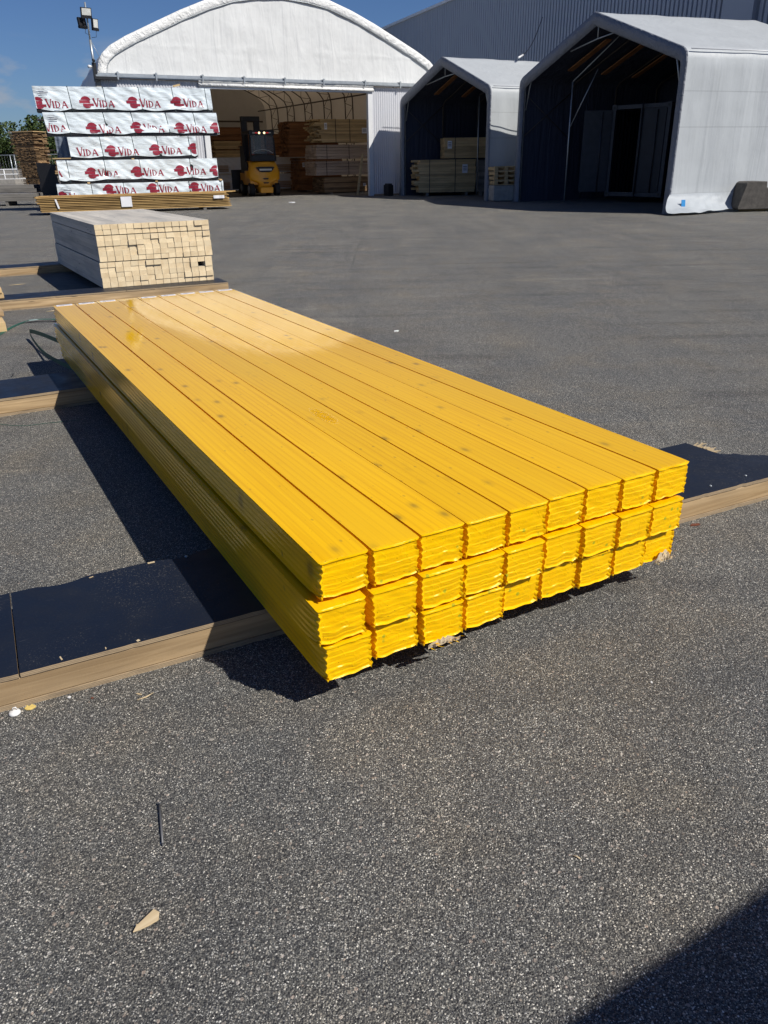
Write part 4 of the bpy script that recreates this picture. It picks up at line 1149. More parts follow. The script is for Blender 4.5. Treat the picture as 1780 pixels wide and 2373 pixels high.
# ---- fences, railing, street lamps, trees far left
fn = thing('mesh_fence', 'tall galvanised mesh site fence at the far left', 'fence', Vector((-34, 62, 0)), R(2))
for x in (0, 3.5, 7, 10.6, 14.0, 17.5):
    b = MB(); b.tube([(x, 0, 0), (x, 0, 2.1)], .035, 6); b.tube([(x + .3, 0, 0), (x + .3, 0, 2.1)], .035, 6); b.tube([(x, 0, 1.2), (x + .3, 0, 1.2)], .02, 5); b.build('post', m_steel, fn, smooth=True, fix=False)
b = MB(); b.tube([(0, 0, 2.08), (20, 0, 2.08)], .03, 6)
for i in range(100): b.tube([(i * .2, 0, .2), (i * .2, 0, 2.05)], .004, 3)
b.build('mesh_panel', m_steel, fn, smooth=True, fix=False)
for x in (10.9, 13.6):
    b = MB(); b.box(x, x + .5, -.06, -.03, 1.35, 1.65); b.build('white_sign', m_paper, fn)
rl = thing('railing', 'white tubular railing in front of the trees at the far left', 'railing', Vector((-32, 56, 0)), R(2))
b = MB()
for z in (.55, .85, 1.15): b.tube([(0, 0, z), (11.5, 0, z)], .035, 6)
b.build('rail', m_white, rl, smooth=True, fix=False)
for k in range(9):
    b = MB(); b.tube([(k * 1.4, 0, 0), (k * 1.4, 0, 1.15)], .035, 6); b.build('post', m_white, rl, smooth=True, fix=False)


def lamp(x, y, h, rz, lab):
    t = thing('street_lamp', lab, 'street lamp', Vector((x, y, 0)), rz, 'street lamps among the far trees')
    b = MB(); b.tube([(0, 0, 0), (0, 0, h), (.5, 0, h + .45), (.7, 0, h + .5)], [.08, .05, .04, .04], 8); b.build('pole', m_steel, t, smooth=True, fix=False)
    b = MB(); b.tube([(.6, 0, h + .48), (.85, 0, h + .56), (1.1, 0, h + .56)], [.05, .12, .05], 8); b.build('lamp_head', m_cap, t, smooth=True, fix=False)
lamp(-39.5, 84, 3.9, 0, 'street lamp with a white head left of the lath pile'); lamp(-30.0, 84, 3.3, 2.2, 'street lamp just right of the lath pile')


def tree(x, y, h, cr_, lab, seed):
    rr = random.Random(seed)
    t = thing('tree', lab, 'tree', Vector((x, y, 0)), 0, 'trees beyond the yard at the far left')
    b = MB(); b.tube([(0, 0, 0), (.1, 0, h * .3), (0, .1, h * .6)], [.28, .2, .1], 8)
    limbs = []
    for k in range(9):
        a = rr.uniform(0, 6.28); z = h * rr.uniform(.18, .55); e = Vector((math.cos(a) * cr_ * .7, math.sin(a) * cr_ * .7, z + h * rr.uniform(.15, .3)))
        b.tube([(0, 0, z), e * .5 + Vector((0, 0, z * .5)), e], [.09, .06, .03], 6); limbs.append(e)
    b.build('trunk', m_bark, t, smooth=True, fix=False)
    b = MB()
    cl = [(e, cr_ * .5) for e in limbs] + [(Vector((rr.gauss(0, cr_ * .42), rr.gauss(0, cr_ * .42), h * rr.uniform(.25, .95))), cr_ * rr.uniform(.22, .42)) for _ in range(26)]
    for c, rad in cl:
        for _ in range(150):
            d = Vector((rr.gauss(0, 1), rr.gauss(0, 1), rr.gauss(0, .8))).normalized() * rad * rr.uniform(.55, 1.05)
            p = c + d
            if p.z < .3 or p.z > h: continue
            s_ = rr.uniform(.09, .2); n1 = Vector((rr.gauss(0, 1), rr.gauss(0, 1), rr.gauss(0, 1))).normalized(); n2 = n1.orthogonal().normalized()
            n3 = n1.cross(n2)
            b.add([p - n2 * s_, p + n3 * s_ * .6, p + n2 * s_, p - n3 * s_ * .6], [(0, 1, 2, 3)])
    b.build('crown', m_leaf, t, fix=False)
for k, (px, dist, h, c_, lab) in enumerate(((-55, 92, 5.6, 2.6, 'broad green tree cut by the left edge of the picture'), (8, 96, 5.9, 2.3, 'green tree left of the weathered lath pile'), (60, 104, 4.3, 2.3, 'low green tree right behind the lath pile'),
                                            (108, 96, 6.4, 2.4, 'taller green tree between the lath pile and the foil packs'), (150, 100, 5.6, 2.4, 'green tree partly hidden by the foil-wrapped packs'))):
    g = G(px, 425); tree(g.x / g.y * dist, dist, h, c_, lab, 60 + k)
b = MB(); b.tube([(-70, 0, .3), (-30, 0, .5), (10, 0, .3)], .7, 8)
hg_ = MB(); rr = random.Random(5)
for _ in range(9000):
    p = Vector((rr.uniform(-70, -14), 108 + rr.uniform(-1.5, 1.5), abs(rr.gauss(0, 1.1)) + .1)); s_ = rr.uniform(.15, .35)
    n1 = Vector((rr.gauss(0, 1), rr.gauss(0, 1), rr.gauss(0, 1))).normalized(); n2 = n1.orthogonal().normalized(); n3 = n1.cross(n2)
    hg_.add([p - n2 * s_, p + n3 * s_ * .6, p + n2 * s_, p - n3 * s_ * .6], [(0, 1, 2, 3)])
tag(hg_.build('undergrowth', m_leaf, fix=False), 'dark bushes along the far edge of the yard', 'bushes', kind='stuff')

# ================================================================== goods in the small tent and between the tents
TD = math.atan2(.05, 1)
tp1 = board_pack('timber_pack', 'ragged-ended timber pack on the ground in the tent beside the hall', 'timber pack', Vector((1.63, 33.5, 0)), TD, 2.27, 1.5, 1.20, 14, 5, m_spruce, jit=.02, ragged=.28, rag_side=-1, z0=.13, straps=(.42, 1.45), labels=((1.73, .83, .21, .32),), seed=71, group='timber packs in the tent beside the hall')
board_pack('timber_pack', 'upper timber pack resting on the ragged-ended one in the tent', 'timber pack', Vector((2.64, 33.65, 0)), TD, 1.9, 1.3, .74, 7, 5, m_spruce, jit=.015, z0=1.37, straps=(.42, 1.35), labels=((.12, 1.72, .17, .28),), seed=72, feet=False, group='timber packs in the tent beside the hall')
board_pack('timber_pack', 'grey timber pack at the right of the ragged-ended pack in the tent', 'timber pack', Vector((3.99, 33.4, 0)), TD, .9, 1.3, 1.18, 10, 4, m_grey, jit=.02, z0=.13, seed=73, group='timber packs in the tent beside the hall')
def pallet(z, lab, k):
    t = thing('pallet', lab, 'pallet', Vector((3.92, 28.25, z)), .1 + .03 * k, 'wooden pallets between the tents')
    b = MB()
    for x in (0, .35, .70): b.box(x, x + .12, 0, .8, .022, .10)
    b.build('blocks', m_spruce, t)
    b = MB()
    for x in (0, .17, .35, .53, .70): b.box(x, x + .12, 0, .8, .102, .122)
    b.box(-.0, .82, 0, .1, .1235, .143); b.build('deck_boards', m_spruce, t)
    b = MB(); b.box(0, .82, 0, .12, 0, .02); b.box(0, .82, .68, .8, 0, .02); b.build('bottom_boards', m_spruce, t)
for k in range(4): pallet(.52 + .148 * k, '%s wooden pallet of the small pile between the tents' % ('lowest', 'second lowest', 'third lowest', 'topmost')[k], k)
b = MB(); b.box(0, .85, 0, .8, 0, .5); o = b.build('concrete_block', m_concl, bevel=.03); place(o, Vector((3.9, 28.25, .01)), .1); tag(o, 'concrete block carrying the pallets between the tents', 'concrete block')
b = MB(); b.box(0, .24, 0, .4, 0, .42); b.box(.03, .21, .05, .35, .42, .47); o = b.build('black_crate', m_black, bevel=.01); place(o, Vector((.40, 34.2, 0)), .5); tag(o, 'black box at the foot of the clear wall panel by the tent', 'box')

# ---- concrete block, blue tag and bits at the right tent wall
b = MB()
b.prism([(0, .05), (.16, .62), (.24, .66), (.72, .66), (.74, .50), (2.4, .46), (2.4, .0), (.9, .0), (.02, .0)], 0, .7, 'y')
cbk = b.build('concrete_block', m_conc, bevel=.015); place(cbk, G(1707, 492) + Vector((0, 0, .06)), R(8)); tag(cbk, 'dark L-shaped concrete block beside the large tent at the right edge', 'concrete block')
b = MB(); b.box(0, .10, 0, .012, 0, .5)
b = MB(); b.box(0, 1.6, .05, .3, 0, .055); o = b.build('wood_block', m_spruce); place(o, G(1716, 490), R(8)); tag(o, 'timber batten under the dark concrete block', 'batten')
b = MB()
for k in range(3): b.box(-.01 * k, .42 + .01 * k, 0, .3, .042 * k, .042 * k + .038)
o = b.build('timber_blocks', m_spruce); place(o, G(1563, 497), R(12)); tag(o, 'short timber blocks under the corner flap of the large tent', 'timber blocks')
b = MB(); b.box(0, .11, 0, .01, 0, .18); o = b.build('blue_tag', m_blue); place(o, G(1573, 496) + Vector((0, -.12, .16)), R(15), R(-10)); tag(o, 'small bright blue tag by the foot of the large tent', 'tag')
b = MB()
for (x, y, w_, h_) in ((0, 0, .3, .09), (.45, .05, .22, .12), (.8, -.05, .35, .06)): b.box(x, x + w_, y, y + .2, 0, h_)
o = b.build('timber_blocks', m_chip); place(o, G(1652, 491), R(14)); tag(o, 'scattered wood offcuts at the foot of the tent side wall', 'timber blocks')
# flap of tent fabric spilling over the ground at the corner
b = MB()
def flap(a, c):
    x = TW + .03 + .10 * (1 - c) + .55 * (1 - c) ** 2 * (.6 + .4 * math.sin(a * 5 + 1)); y = -.45 * (1 - c) * (1 - a) + 3.0 * a
    z = .012 + .46 * c ** 1.3 + .05 * (1 - c) * (1 + noise.noise(Vector((a * 9, c * 3, 2)))) + .03 * math.sin(math.pi * c) * noise.noise(Vector((a * 14, c * 5, 0)))
    x += .05 * noise.noise(Vector((a * 12, c * 2, 6))) * math.sin(math.pi * min(1, c + .2))
    return (x, y, z)
b.grid(flap, 60, 14)
b.build('corner_flap', m_grey_r, tent1, smooth=True, fix=False)
# added grey wall, stand-in for the hall's shaded side behind the foil packs
b = MB()
b.grid(lambda a, c: (2.6 * a, .02 * math.sin(a * 70), 3.1 * c), 80, 1); b.box(0, 2.6, .03, .8, 0, 3.1)
o = b.build('grey_wall_standin', m_wrapshade); g_ = G(146, 430); place(o, Vector((g_.x / g_.y * 37.5, 37.5, 0)), .1); tag(o, 'grey stand-in for the hall side wall, just visible left behind the foil-wrapped packs', 'wall')

# ================================================================== off to the right: the pack that throws the corner shadow
c0 = Vector((1.74, -.50, 0))
for k in range(3):
    board_pack('timber_pack', '%s timber pack of the pile standing right behind the photographer' % ('lowest', 'middle', 'topmost')[k], 'timber pack', c0 + Vector((0, 0, 0)) - W * 2.6, ANG, 1.35, 2.6, .64, 8, 6, m_spruce, jit=.012, z0=.1 + .71 * k, seed=80 + k, feet=(k == 0), group='pile behind the photographer')

# ================================================================== bearers under the goods
def bearer(label, P0, P1, width, H=.108, seams=(), back_end=None, ragged=0.0, seed=0):
    P0 = Vector(P0); P1 = Vector(P1); d = (P1 - P0); L = d.length; rz = math.atan2(d.y, d.x)
    t = thing('timber_bearer', label, 'bearer', P0, rz, 'plywood-faced timber bearers on the asphalt')
    tp = .015
    b = MB(); b.box(0, L, .003, .05, tp + .001, H - tp - .001); b.box(0, min(L, (back_end or 99) - .06), width - .19, width - .14, tp + .001, H - tp - .001); b.build('beam', m_beam, t, bevel=.003)
    # two skins of plywood, edges chipped
    segs = [0] + list(seams) + [L]
    for za, zb, nm in ((H - tp, H, 'top_plywood'), (0.0, tp, 'bottom_plywood')):
        for s0_, s1_ in zip(segs, segs[1:]) if nm == 'top_plywood' else [(0, L)]:
            n_ = max(8, int((s1_ - s0_) / .02))
            fr, bk_ = [], []
            for i in range(n_ + 1):
                x = s0_ + .002 + (s1_ - s0_ - .004) * i / n_
                e = noise.noise(Vector((x * 14, seed, 0))); e2 = noise.noise(Vector((x * 45, seed, 3)))
                chip = .020 * max(0, e - .25) + .006 * max(0, e2 - .3)
                fr.append((x, .0 + chip * .5))
                bch = .05 * max(0, noise.noise(Vector((x * 5, seed, 7))) - .12) + .03 * max(0, noise.noise(Vector((x * 22, seed, 7))) - .3)
                wv = width if nm == 'top_plywood' else (width - .12 if x < (back_end or 99) - .05 else .08)
                if back_end and nm == 'top_plywood' and x > back_end:
                    wv = max(.09, .31 - .7 * (x - back_end)) - .03 * noise.noise(Vector((x * 30, 1, 1)))
                bk_.append((x, wv - bch))
            b = MB(); k = len(fr)
            vv = [(x, y, za) for x, y in fr] + [(x, y, za) for x, y in bk_] + [(x, y, zb) for x, y in fr] + [(x, y, zb) for x, y in bk_]
            ff = []
            for i in range(k - 1):
                ff.append((2 * k + i, 2 * k + i + 1, 3 * k + i + 1, 3 * k + i)); b.m
                ff.append((i, k + i, k + i + 1, i + 1))
                ff.append((i, i + 1, 2 * k + i + 1, 2 * k + i)); ff.append((k + i, 3 * k + i, 3 * k + i + 1, k + i + 1))
            ff += [(0, 2 * k, 3 * k, k), (k - 1, 2 * k - 1, 4 * k - 1, 3 * k - 1)]
            b.add(vv, ff)
            for j, f in enumerate(b.f): b.m[j] = 1
            if nm == 'top_plywood':
                for i in range(k - 1): b.m[4 * i] = 0
            b.build(nm, [m_ply, m_plyedge], t, fix=True)
    return t


F0 = Vector((-1.05, 1.707, 0)); fd = Vector((.8970, .4420, 0)).normalized()
br1 = bearer('front plywood-topped timber bearer under the near end of the yellow stack', F0 - fd * .9, F0 + fd * 4.2, .487, seams=(.9 + .05 + .0,), back_end=3.95, seed=2)
# screws and chips on it
def on1(x, y, z=.1085): return (x, y, z)
for x, y in ((.87, .02), (.90, .44), (1.52, .465), (3.62, .05), (3.84, .06)):
    b = MB(); b.tube([(x, y, .108), (x, y, .111)], [.007, .005], 10); b.build('screw_head', m_steel, br1, smooth=True, fix=False)
rr = random.Random(12)
b = MB()
for x, y, l, w_, a in ((1.40, .477, .024, .008, 0), (1.20, .468, .014, .004, .3), (1.06, .02, .004, .018, .2), (1.18, .012, .003, .009, 0), (1.27, .008, .009, .008, .4)):
    M4 = Matrix.Translation((x, y, .1095)) @ Matrix.Rotation(a, 4, 'Z'); b.box(-l / 2, l / 2, -w_ / 2, w_ / 2, -.0008, .0006, M=M4)
b.build('chipped_patch', m_chip, br1)
b = MB()
for k in range(26):
    x = 3.945 + rr.uniform(0, .02); y = rr.uniform(.36, .485); l = rr.uniform(.04, .10) * (.5 + (y - .36) * 4)
    a = rr.uniform(-.25, .25) + .15
    M4 = Matrix.Translation((x, y - .02, .092 + rr.uniform(0, .012))) @ Matrix.Rotation(a, 4, 'Z'); b.box(0, l, -.003, .003, 0, .002, M=M4)
b.build('splinters', m_chip, br1)
b2a, b2b = Vector((-2.30, 4.44, 0)), Vector((-1.859, 4.715, 0)); d2 = Vector((.8744, .485, 0))
bearer('middle plywood-topped timber bearer under the yellow stack', b2a - d2 * 1.3, b2a + d2 * 1.9, .48, seed=11)
b3a, b3b = Vector((-3.93, 8.12, 0)), Vector((-1.76, 9.20, 0)); d3 = (b3b - b3a).normalized()
bearer('timber bearer between the yellow stack and the pale batten stack', b3a - d3 * 1.5, b3b, .40, seams=(1.5 + 1.28,), seed=17)
b4a = Vector((-5.136, 10.833, 0)); d4 = Vector((.8744, .485, 0))
bearer('farthest timber bearer under the rear of the pale batten stack', b4a - d4 * 1.6, b4a + d4 * 1.9, .42, seed=23)

# ================================================================== yellow wrapped bundles
SO = Vector((-.164, 1.676, 0)); PIT = .148; LEN = 4.462; TH = .120; BW = .1424
B0 = .109


def bundle(ix, layer, off_y, off_x, label, length=LEN):
    """one shrink-wrapped bundle of planed boards; local x across, y along, z up"""
    sd_i = ix * 3.7 + layer * 11.3
    rr = random.Random(100 + ix * 7 + layer)
    t = thing('yellow_board_bundle', label, 'board bundle', SO + U * (ix * PIT + off_x) + W * off_y + Vector((0, 0, B0 + layer * TH + (.003 if layer == 2 else .0) + .001 * rr.random())), ANG + R(rr.uniform(-.02, .02)), 'yellow film-wrapped board bundles')
    w_, h = BW, TH - .006
    nx, nz_ = 18, 36
    def outline(i, j, amp):
        X = i / nx * w_; Z = j / nz_ * h
        f = abs(math.sin(math.pi * 6 * (j / nz_)))
        e = (.0030 * amp + .0010) * f ** .7
        e += amp * .0075 * (noise.noise(Vector((Z * 38, sd_i, i * .9))) + .35) * (0.15 if j > nz_ - 3 else 1)
        e = max(e, .0)
        if i == 0: X += e
        elif i == nx: X -= e
        if j == 0: Z += amp * .006 * (1 + noise.noise(Vector((X * 30, sd_i, 2)))) + amp * .008 * (abs(i / nx - .5) * 2) ** 6
        if j == nz_: Z -= amp * .0015 * (1 + noise.noise(Vector((X * 50, sd_i, 4))))
        return X, Z
    vts, idx, faces = [], {}, []
    def V(k, co):
        if k not in idx: idx[k] = len(vts); vts.append(co)
        return idx[k]
    ys = [0, .003, .008, .016, .03, .06, .12, .3] + [length * q for q in (.2, .4, .6, .8)] + [length - q for q in (.12, .05, .02, .008, 0)]
    def per():
        return [(i, 0) for i in range(nx)] + [(nx, j) for j in range(nz_)] + [(i, nz_) for i in range(nx, 0, -1)] + [(0, j) for j in range(nz_, 0, -1)]
    ring = per()
    diag = rr.uniform(-1, 1); rr_rib = [rr.uniform(.2, 1) for _ in range(8)]
    def cap(i, j, s_):
        u_, v_ = i / nx, j / nz_
        edge = min(u_, 1 - u_, v_ * 1.0, 1 - v_)
        rib = abs(math.sin(math.pi * 6 * v_ + .3 * math.sin(sd_i)))
        fr_ = (j % 6) / 6.0; d = .0011 * fr_ * (.5 + rr_rib[j // 6]) - (.0035 + .002 * rr_rib[7] if v_ < .93 else 0) - .007 * rr_rib[6] * max(0, .30 - v_) / .30
        lowf = 1 if v_ < .26 + .05 * math.sin(u_ * 5 + sd_i) else 0
        d += .0014 * lowf
        wr = noise.noise(Vector((u_ * 2.5 + diag * v_ * 3, v_ * 2.2, sd_i))) * .0024 + noise.noise(Vector((u_ * 9 - diag * v_ * 8, v_ * 9, sd_i + 3))) * .0004
        crn = max(0, 1 - math.hypot(u_, v_) / .35) if diag > 0 else max(0, 1 - math.hypot(1 - u_, v_) / .35)
        wr += crn * .0022 * math.sin(26 * (u_ - v_))
        k = min(1, edge * 26)
        return s_ * (-(d + wr) * k - .0012 * k) + (length if s_ < 0 else 0)
    for s_, tagk in ((1, 'f'), (-1, 'b')):
        for j in range(nz_ + 1):
            for i in range(nx + 1):
                X, Z = outline(i, j, 1)
                if 0 < i < nx and 0 < j < nz_:
                    # interior follows the boundary rows
                    xl, _ = outline(0, j, 1); xr, _ = outline(nx, j, 1)
                    X = xl + (xr - xl) * i / nx
                    _, zb_ = outline(i, 0, 1); _, zt_ = outline(i, nz_, 1); Z = zb_ + (zt_ - zb_) * j / nz_
                V((tagk, i, j), (X, cap(i, j, s_), Z))
        for j in range(nz_):
            for i in range(nx):
                q = [(tagk, i, j), (tagk, i + 1, j), (tagk, i + 1, j + 1), (tagk, i, j + 1)]
                q = [idx[k] for k in q]; faces.append(q if s_ > 0 else q[::-1])
    ncap = len(faces)
    def rid(yi, p):
        if yi == 0: return idx[('f', *p)]
        if yi == len(ys) - 1: return idx[('b', *p)]
        y = ys[yi]; amp = math.exp(-min(y, length - y) / .028)
        X, Z = outline(p[0], p[1], amp)
        return V((yi, *p), (X, y, Z))
    for yi in range(len(ys) - 1):
        for k in range(len(ring)):
            a, c = ring[k], ring[(k + 1) % len(ring)]
            faces.append([rid(yi, a), rid(yi + 1, a), rid(yi + 1, c), rid(yi, c)])
    b = MB(); b.add(vts, faces)
    for k in range(ncap): b.m[k] = 1
    gathered = ncap + 2 * len(ring)
    for k in range(ncap, gathered): b.m[k] = 1
    b.build('film_wrap', [m_film, m_filmend], t, smooth=True, fix=True, angle=24)
    return t


lay = ('bottom', 'middle', 'top')
offs = {2: [(-.004, -.003), (-.009, -.001), (-.001, .0), (-.003, -.002), (-.003, -.002), (.006, .0), (.007, .0), (.003, -.003), (.004, .0)],
        1: [(-.022, -.024), (-.016, -.010), (-.008, .0), (-.010, -.008), (-.014, -.012), (.0, -.004), (-.006, -.006), (-.010, -.008), (-.006, -.010)],
        0: [(-.017, -.006), (.006, .006), (-.006, .004), (.0, .006), (.020, .010), (.020, .010), (.010, .008), (.016, .012), (.024, .010)]}
bund = {}
where = ['leftmost, at the near corner', 'second from the left', 'third from the left', 'fourth from the left', 'in the middle, fifth from either side', 'fourth from the right', 'third from the right', 'second from the right', 'rightmost']
for layer in range(3):
    for ix in range(9):
        oy, ox = offs[layer][ix]
        bund[(ix, layer)] = bundle(ix, layer, oy, ox, 'yellow film-wrapped board bundle in the %s layer, %s' % (lay[layer], where[ix]))
for ix in (0, 1, 2, 4, 5, 6, 7, 8):
    b = MB(); z = TH - .0058
    b.box(.022, .128, LEN - .075, LEN - .022, z, z + .0012); p = b.build('paper_label', m_paper, bund[(ix, 2)])
    b = MB(); b.box(.045, .120, LEN - .048, LEN - .040, z + .0014, z + .0018); b.box(.03, .07, LEN - .062, LEN - .058, z + .0014, z + .0018); b.build('printed_line', m_ink, p)
# damaged film with bare wood on two bottom bundles
for ix, x0_, x1_, hh in ((2, .015, .125, .020), (8, .05, .135, .045)):
    rr = random.Random(ix); t = bund[(ix, 0)]
    b = MB(); up_, dn = [], []
    for k in range(15):
        f = k / 14; x = x0_ + (x1_ - x0_) * f; up_.append((x, -.014 + .004 * rr.random(), .006 + hh * math.sin(math.pi * min(1, f * 1.1 + .05)) * rr.uniform(.6, 1))); dn.append((x, -.010 + .006 * rr.random(), -.004 - .006 * rr.random()))
    b.add(up_ + dn, [(k, k + 1, 15 + k + 1, 15 + k) for k in range(14)]); b.build('exposed_wood', m_torn, t)
    b = MB()
    for k in range(22):
        x = rr.uniform(x0_, x1_); zz = rr.uniform(-.006, hh * .8); a = rr.uniform(-.9, .9); l = rr.uniform(.006, .016)
        b.add([(x, -.017, zz), (x + l * math.cos(a), -.020 - rr.random() * .006, zz + l * math.sin(a)), (x + l * .5, -.013, zz - .003)], [(0, 1, 2)])
    b.build('torn_film', m_filmend, t, fix=False)

# ================================================================== pale batten stack behind
PF = Vector((-3.085, 8.873, 0)); pu_ = Vector((.9029, .4299, 0)); pang = math.atan2(pu_.y, pu_.x)
NC, NR = 15, 12; cw = 1.256 / NC; rh = .648 / NR; BL = 2.94
bang = math.atan2(.4994, .866)                                    # the battens lie a little askew to the front of the stack
cm = MB(); cm.box(.0003, cw - .0004, 0, BL, .0003, rh - .0004)
me_o = cm.build('batten', [m_pale, m_paleend], None)
for p in me_o.data.polygons:
    if abs(p.normal.y) > .9: p.material_index = 1
me_b = me_o.data; bpy.data.objects.remove(me_o)
rr = random.Random(3)
for r_ in range(NR):                                              # from the bottom row up
    gz = (.009 if r_ >= 5 else 0) + (.008 if r_ >= 10 else 0)
    lean = .012 * r_ / NR + (.012 if r_ < 5 else -.004)
    rowj = rr.uniform(-.004, .004)
    grp = 0
    for c_ in range(NC):
        if (r_, c_) == (3, 13): continue
        o = bpy.data.objects.new('batten', me_b); col.objects.link(o)
        if rr.random() < .32: grp = rr.uniform(-.010, .010)
        y = rowj + grp + rr.uniform(-.0012, .0012)
        q = PF + pu_ * (c_ * cw - lean + rr.choice((0, 0, .0012, -.0012)) + .0015 * math.sin(r_ * 2.1)) + Vector((-pu_.y, pu_.x, 0)) * y
        o.location = (q.x, q.y, .109 + r_ * rh + gz); o.rotation_euler = (0, 0, bang)
        tag(o, 'pale batten, %s row from bottom, %s from left in the batten stack' % (ORD[r_], ORD[c_]), 'batten', 'pale planed battens of the stack behind the yellow bundles')

# ---- piles cut by the left edge of the picture
def edgepile(px, py, zb, n_, L, th, mat, lab, seed, wd=.3):
    p = G(px, py, zb)
    rr = random.Random(seed); t = thing('board_pile', lab, 'board pile', p, ANG)
    b = MB()
    for k in range(n_): b.box(-L + rr.uniform(-.02, .02), rr.uniform(-.03, .0), rr.uniform(-.02, .02), wd, k * th + .002, (k + 1) * th)
    b.build('boards', mat, t, bevel=.003)
edgepile(12, 692, .112, 2, 1.0, .055, m_spruce, 'ends of two pale boards at the left edge near the third bearer', 1)
edgepile(17, 768, .0, 1, 1.0, .085, m_spruce, 'light timber block end at the left edge beside the green strap', 2)
edgepile(14, 733, .09, 1, 1.0, .05, m_beam, 'brown board end at the left edge on top of the light block', 3)

# ================================================================== straps, wire, small litter
def ribbon(name, label, pts, w_, mat, flat=True, cat='strap'):
    pts = [Vector(p) for p in pts]
    # smooth
    def cr_(p0, p1, p2, p3, t): return .5 * ((2 * p1) + (-p0 + p2) * t + (2 * p0 - 5 * p1 + 4 * p2 - p3) * t * t + (-p0 + 3 * p1 - 3 * p2 + p3) * t ** 3)
    P = []
    for i in range(len(pts) - 1):
        a = pts[max(i - 1, 0)]; d = pts[min(i + 2, len(pts) - 1)]
        for k in range(8): P.append(cr_(a, pts[i], pts[i + 1], d, k / 8))
    P.append(pts[-1])
    b = MB(); vv = []
    for i, p in enumerate(P):
        tt = (P[min(i + 1, len(P) - 1)] - P[max(i - 1, 0)]).normalized()
        s_ = tt.cross(Vector((0, 0, 1))).normalized() * (w_ / 2) if flat else Vector((0, 0, w_ / 2))
        up = Vector((0, 0, .0012)) if flat else tt.cross(Vector((0, 0, 1))).normalized() * .0012
        vv += [p - s_, p + s_, p + s_ + up, p - s_ + up]
    ff = []
    for i in range(len(P) - 1):
        for k in range(4): ff.append((4 * i + k, 4 * i + (k + 1) % 4, 4 * i + 4 + (k + 1) % 4, 4 * i + 4 + k))
    ff += [(0, 1, 2, 3), (len(vv) - 4, len(vv) - 3, len(vv) - 2, len(vv) - 1)]
    b.add(vv, ff); o = b.build(name, mat, fix=True, smooth=True, angle=40)
    if label: tag(o, label, cat)
    return o, P


q = lambda x, y, z=0.004: G(x * .1808, 600 + y * .1808, z)
o1_, P1_ = ribbon('green_strap', 'green plastic strap with pale tape looping over the asphalt at the left', [q(-60, 1010), q(0, 965), q(140, 882), q(260, 828), q(370, 790, .02), q(480, 776, .02), q(590, 772, .02), q(690, 775, .02), q(800, 800, .01)], .034, m_strap)
tp_, _ = ribbon('tape_wrap', None, [q(372, 789, .0235), q(428, 783, .0235), q(482, 775, .0235)], .036, m_tape); tp_.parent = o1_
ribbon('green_strap', 'green strap bent in a loop beside the far left corner of the yellow stack', [q(960, 1410, .10), q(800, 1345, .09), q(640, 1258, .06), q(540, 1180, .04), q(455, 1080, .03), (q(395, 985, .04)), q(385, 930, .07), q(440, 935, .10), q(560, 975, .13), q(750, 1052, .16)], .034, m_strap, flat=False)
ribbon('thin_wire', 'thin green wire lying on the asphalt left of the stack shadow', [q(-20, 2110, .003), q(90, 2130, .003), q(330, 2137, .003), q(560, 2110, .003), q(800, 2086, .003), q(1040, 2062, .003)], .003, m_strap, cat='wire')
ribbon('thin_wire', 'short dark wire end standing behind the middle bearer', [q(165, 1500, .0), q(170, 1470, .015), (q(160, 1478, .03))], .006, m_black, cat='wire')
ribbon('thin_wire', 'short green strap end standing up on the asphalt right of the yellow stack', [G(651, 718, 0), G(651, 718, 0) + Vector((0, 0, .06)), G(651, 718, 0) + Vector((-.01, 0, .13))], .012, m_strap, cat='strap end')

n0, n1 = G(369, 1863, .005), G(377, 1955, .005)
b = MB(); b.tube([n0, n1], .0026, 10); dd = (n0 - n1).normalized(); b.tube([n0 + dd * .0005, n0 + dd * .002], .0048, 12); b.tube([n1, n1 - dd * .006], [.0026, .0006], 10)
tag(b.build('nail', m_nail, smooth=True, fix=False), 'long dark steel nail lying on the asphalt in the foreground', 'nail')
# wood chip: a split sliver with a forked end
c0_, c1_ = G(307, 2161, .004), G(372, 2119, .004)
cx = (c1_ - c0_); Lc = cx.length; an = math.atan2(cx.y, cx.x)
b = MB(); top_ = [(0, -.002), (Lc * .18, .006), (Lc * .22, .010), (Lc * .25, .007), (Lc * .9, .017), (Lc, .004), (Lc * .85, -.010), (Lc * .5, -.009), (Lc * .22, -.006)]
b.prism(top_, 0, .003, 'z'); o = b.build('wood_chip', m_chip, bevel=.0006); place(o, c0_ + Vector((0, 0, .001)), an, R(6)); tag(o, 'pale split wood chip lying on the asphalt at the lower left', 'wood chip')
g = G(35, 1654, 0)
b = MB(); b.tube([(0, 0, 0), (0, 0, .003), (0, 0, .008), (0, 0, .011)], [.015, .016, .013, .004], 22); b.tube([(-.004, 0, .011), (-.002, .0, .019), (.005, 0, .020), (.008, 0, .013)], .0016, 6)
o = b.build('plastic_cap', m_cap, smooth=True, fix=False); place(o, g + Vector((0, 0, .001)), .3); tag(o, 'small white plastic cap with a loop at the foot of the front bearer', 'cap')
g = G(71, 1641, 0)
b = MB(); pts = [(.015 * (1 + .35 * noise.noise(Vector((k * .9, 3, 0)))) * math.cos(k * .45), .009 * (1 + .6 * noise.noise(Vector((k * .9, 8, 0)))) * math.sin(k * .45)) for k in range(14)]
b.prism(pts, 0, .002, 'z'); o = b.build('yellow_scrap', m_yleaf); place(o, g + Vector((0, 0, .002)), .2, R(12)); tag(o, 'crumpled yellow scrap beside the white cap', 'scrap')
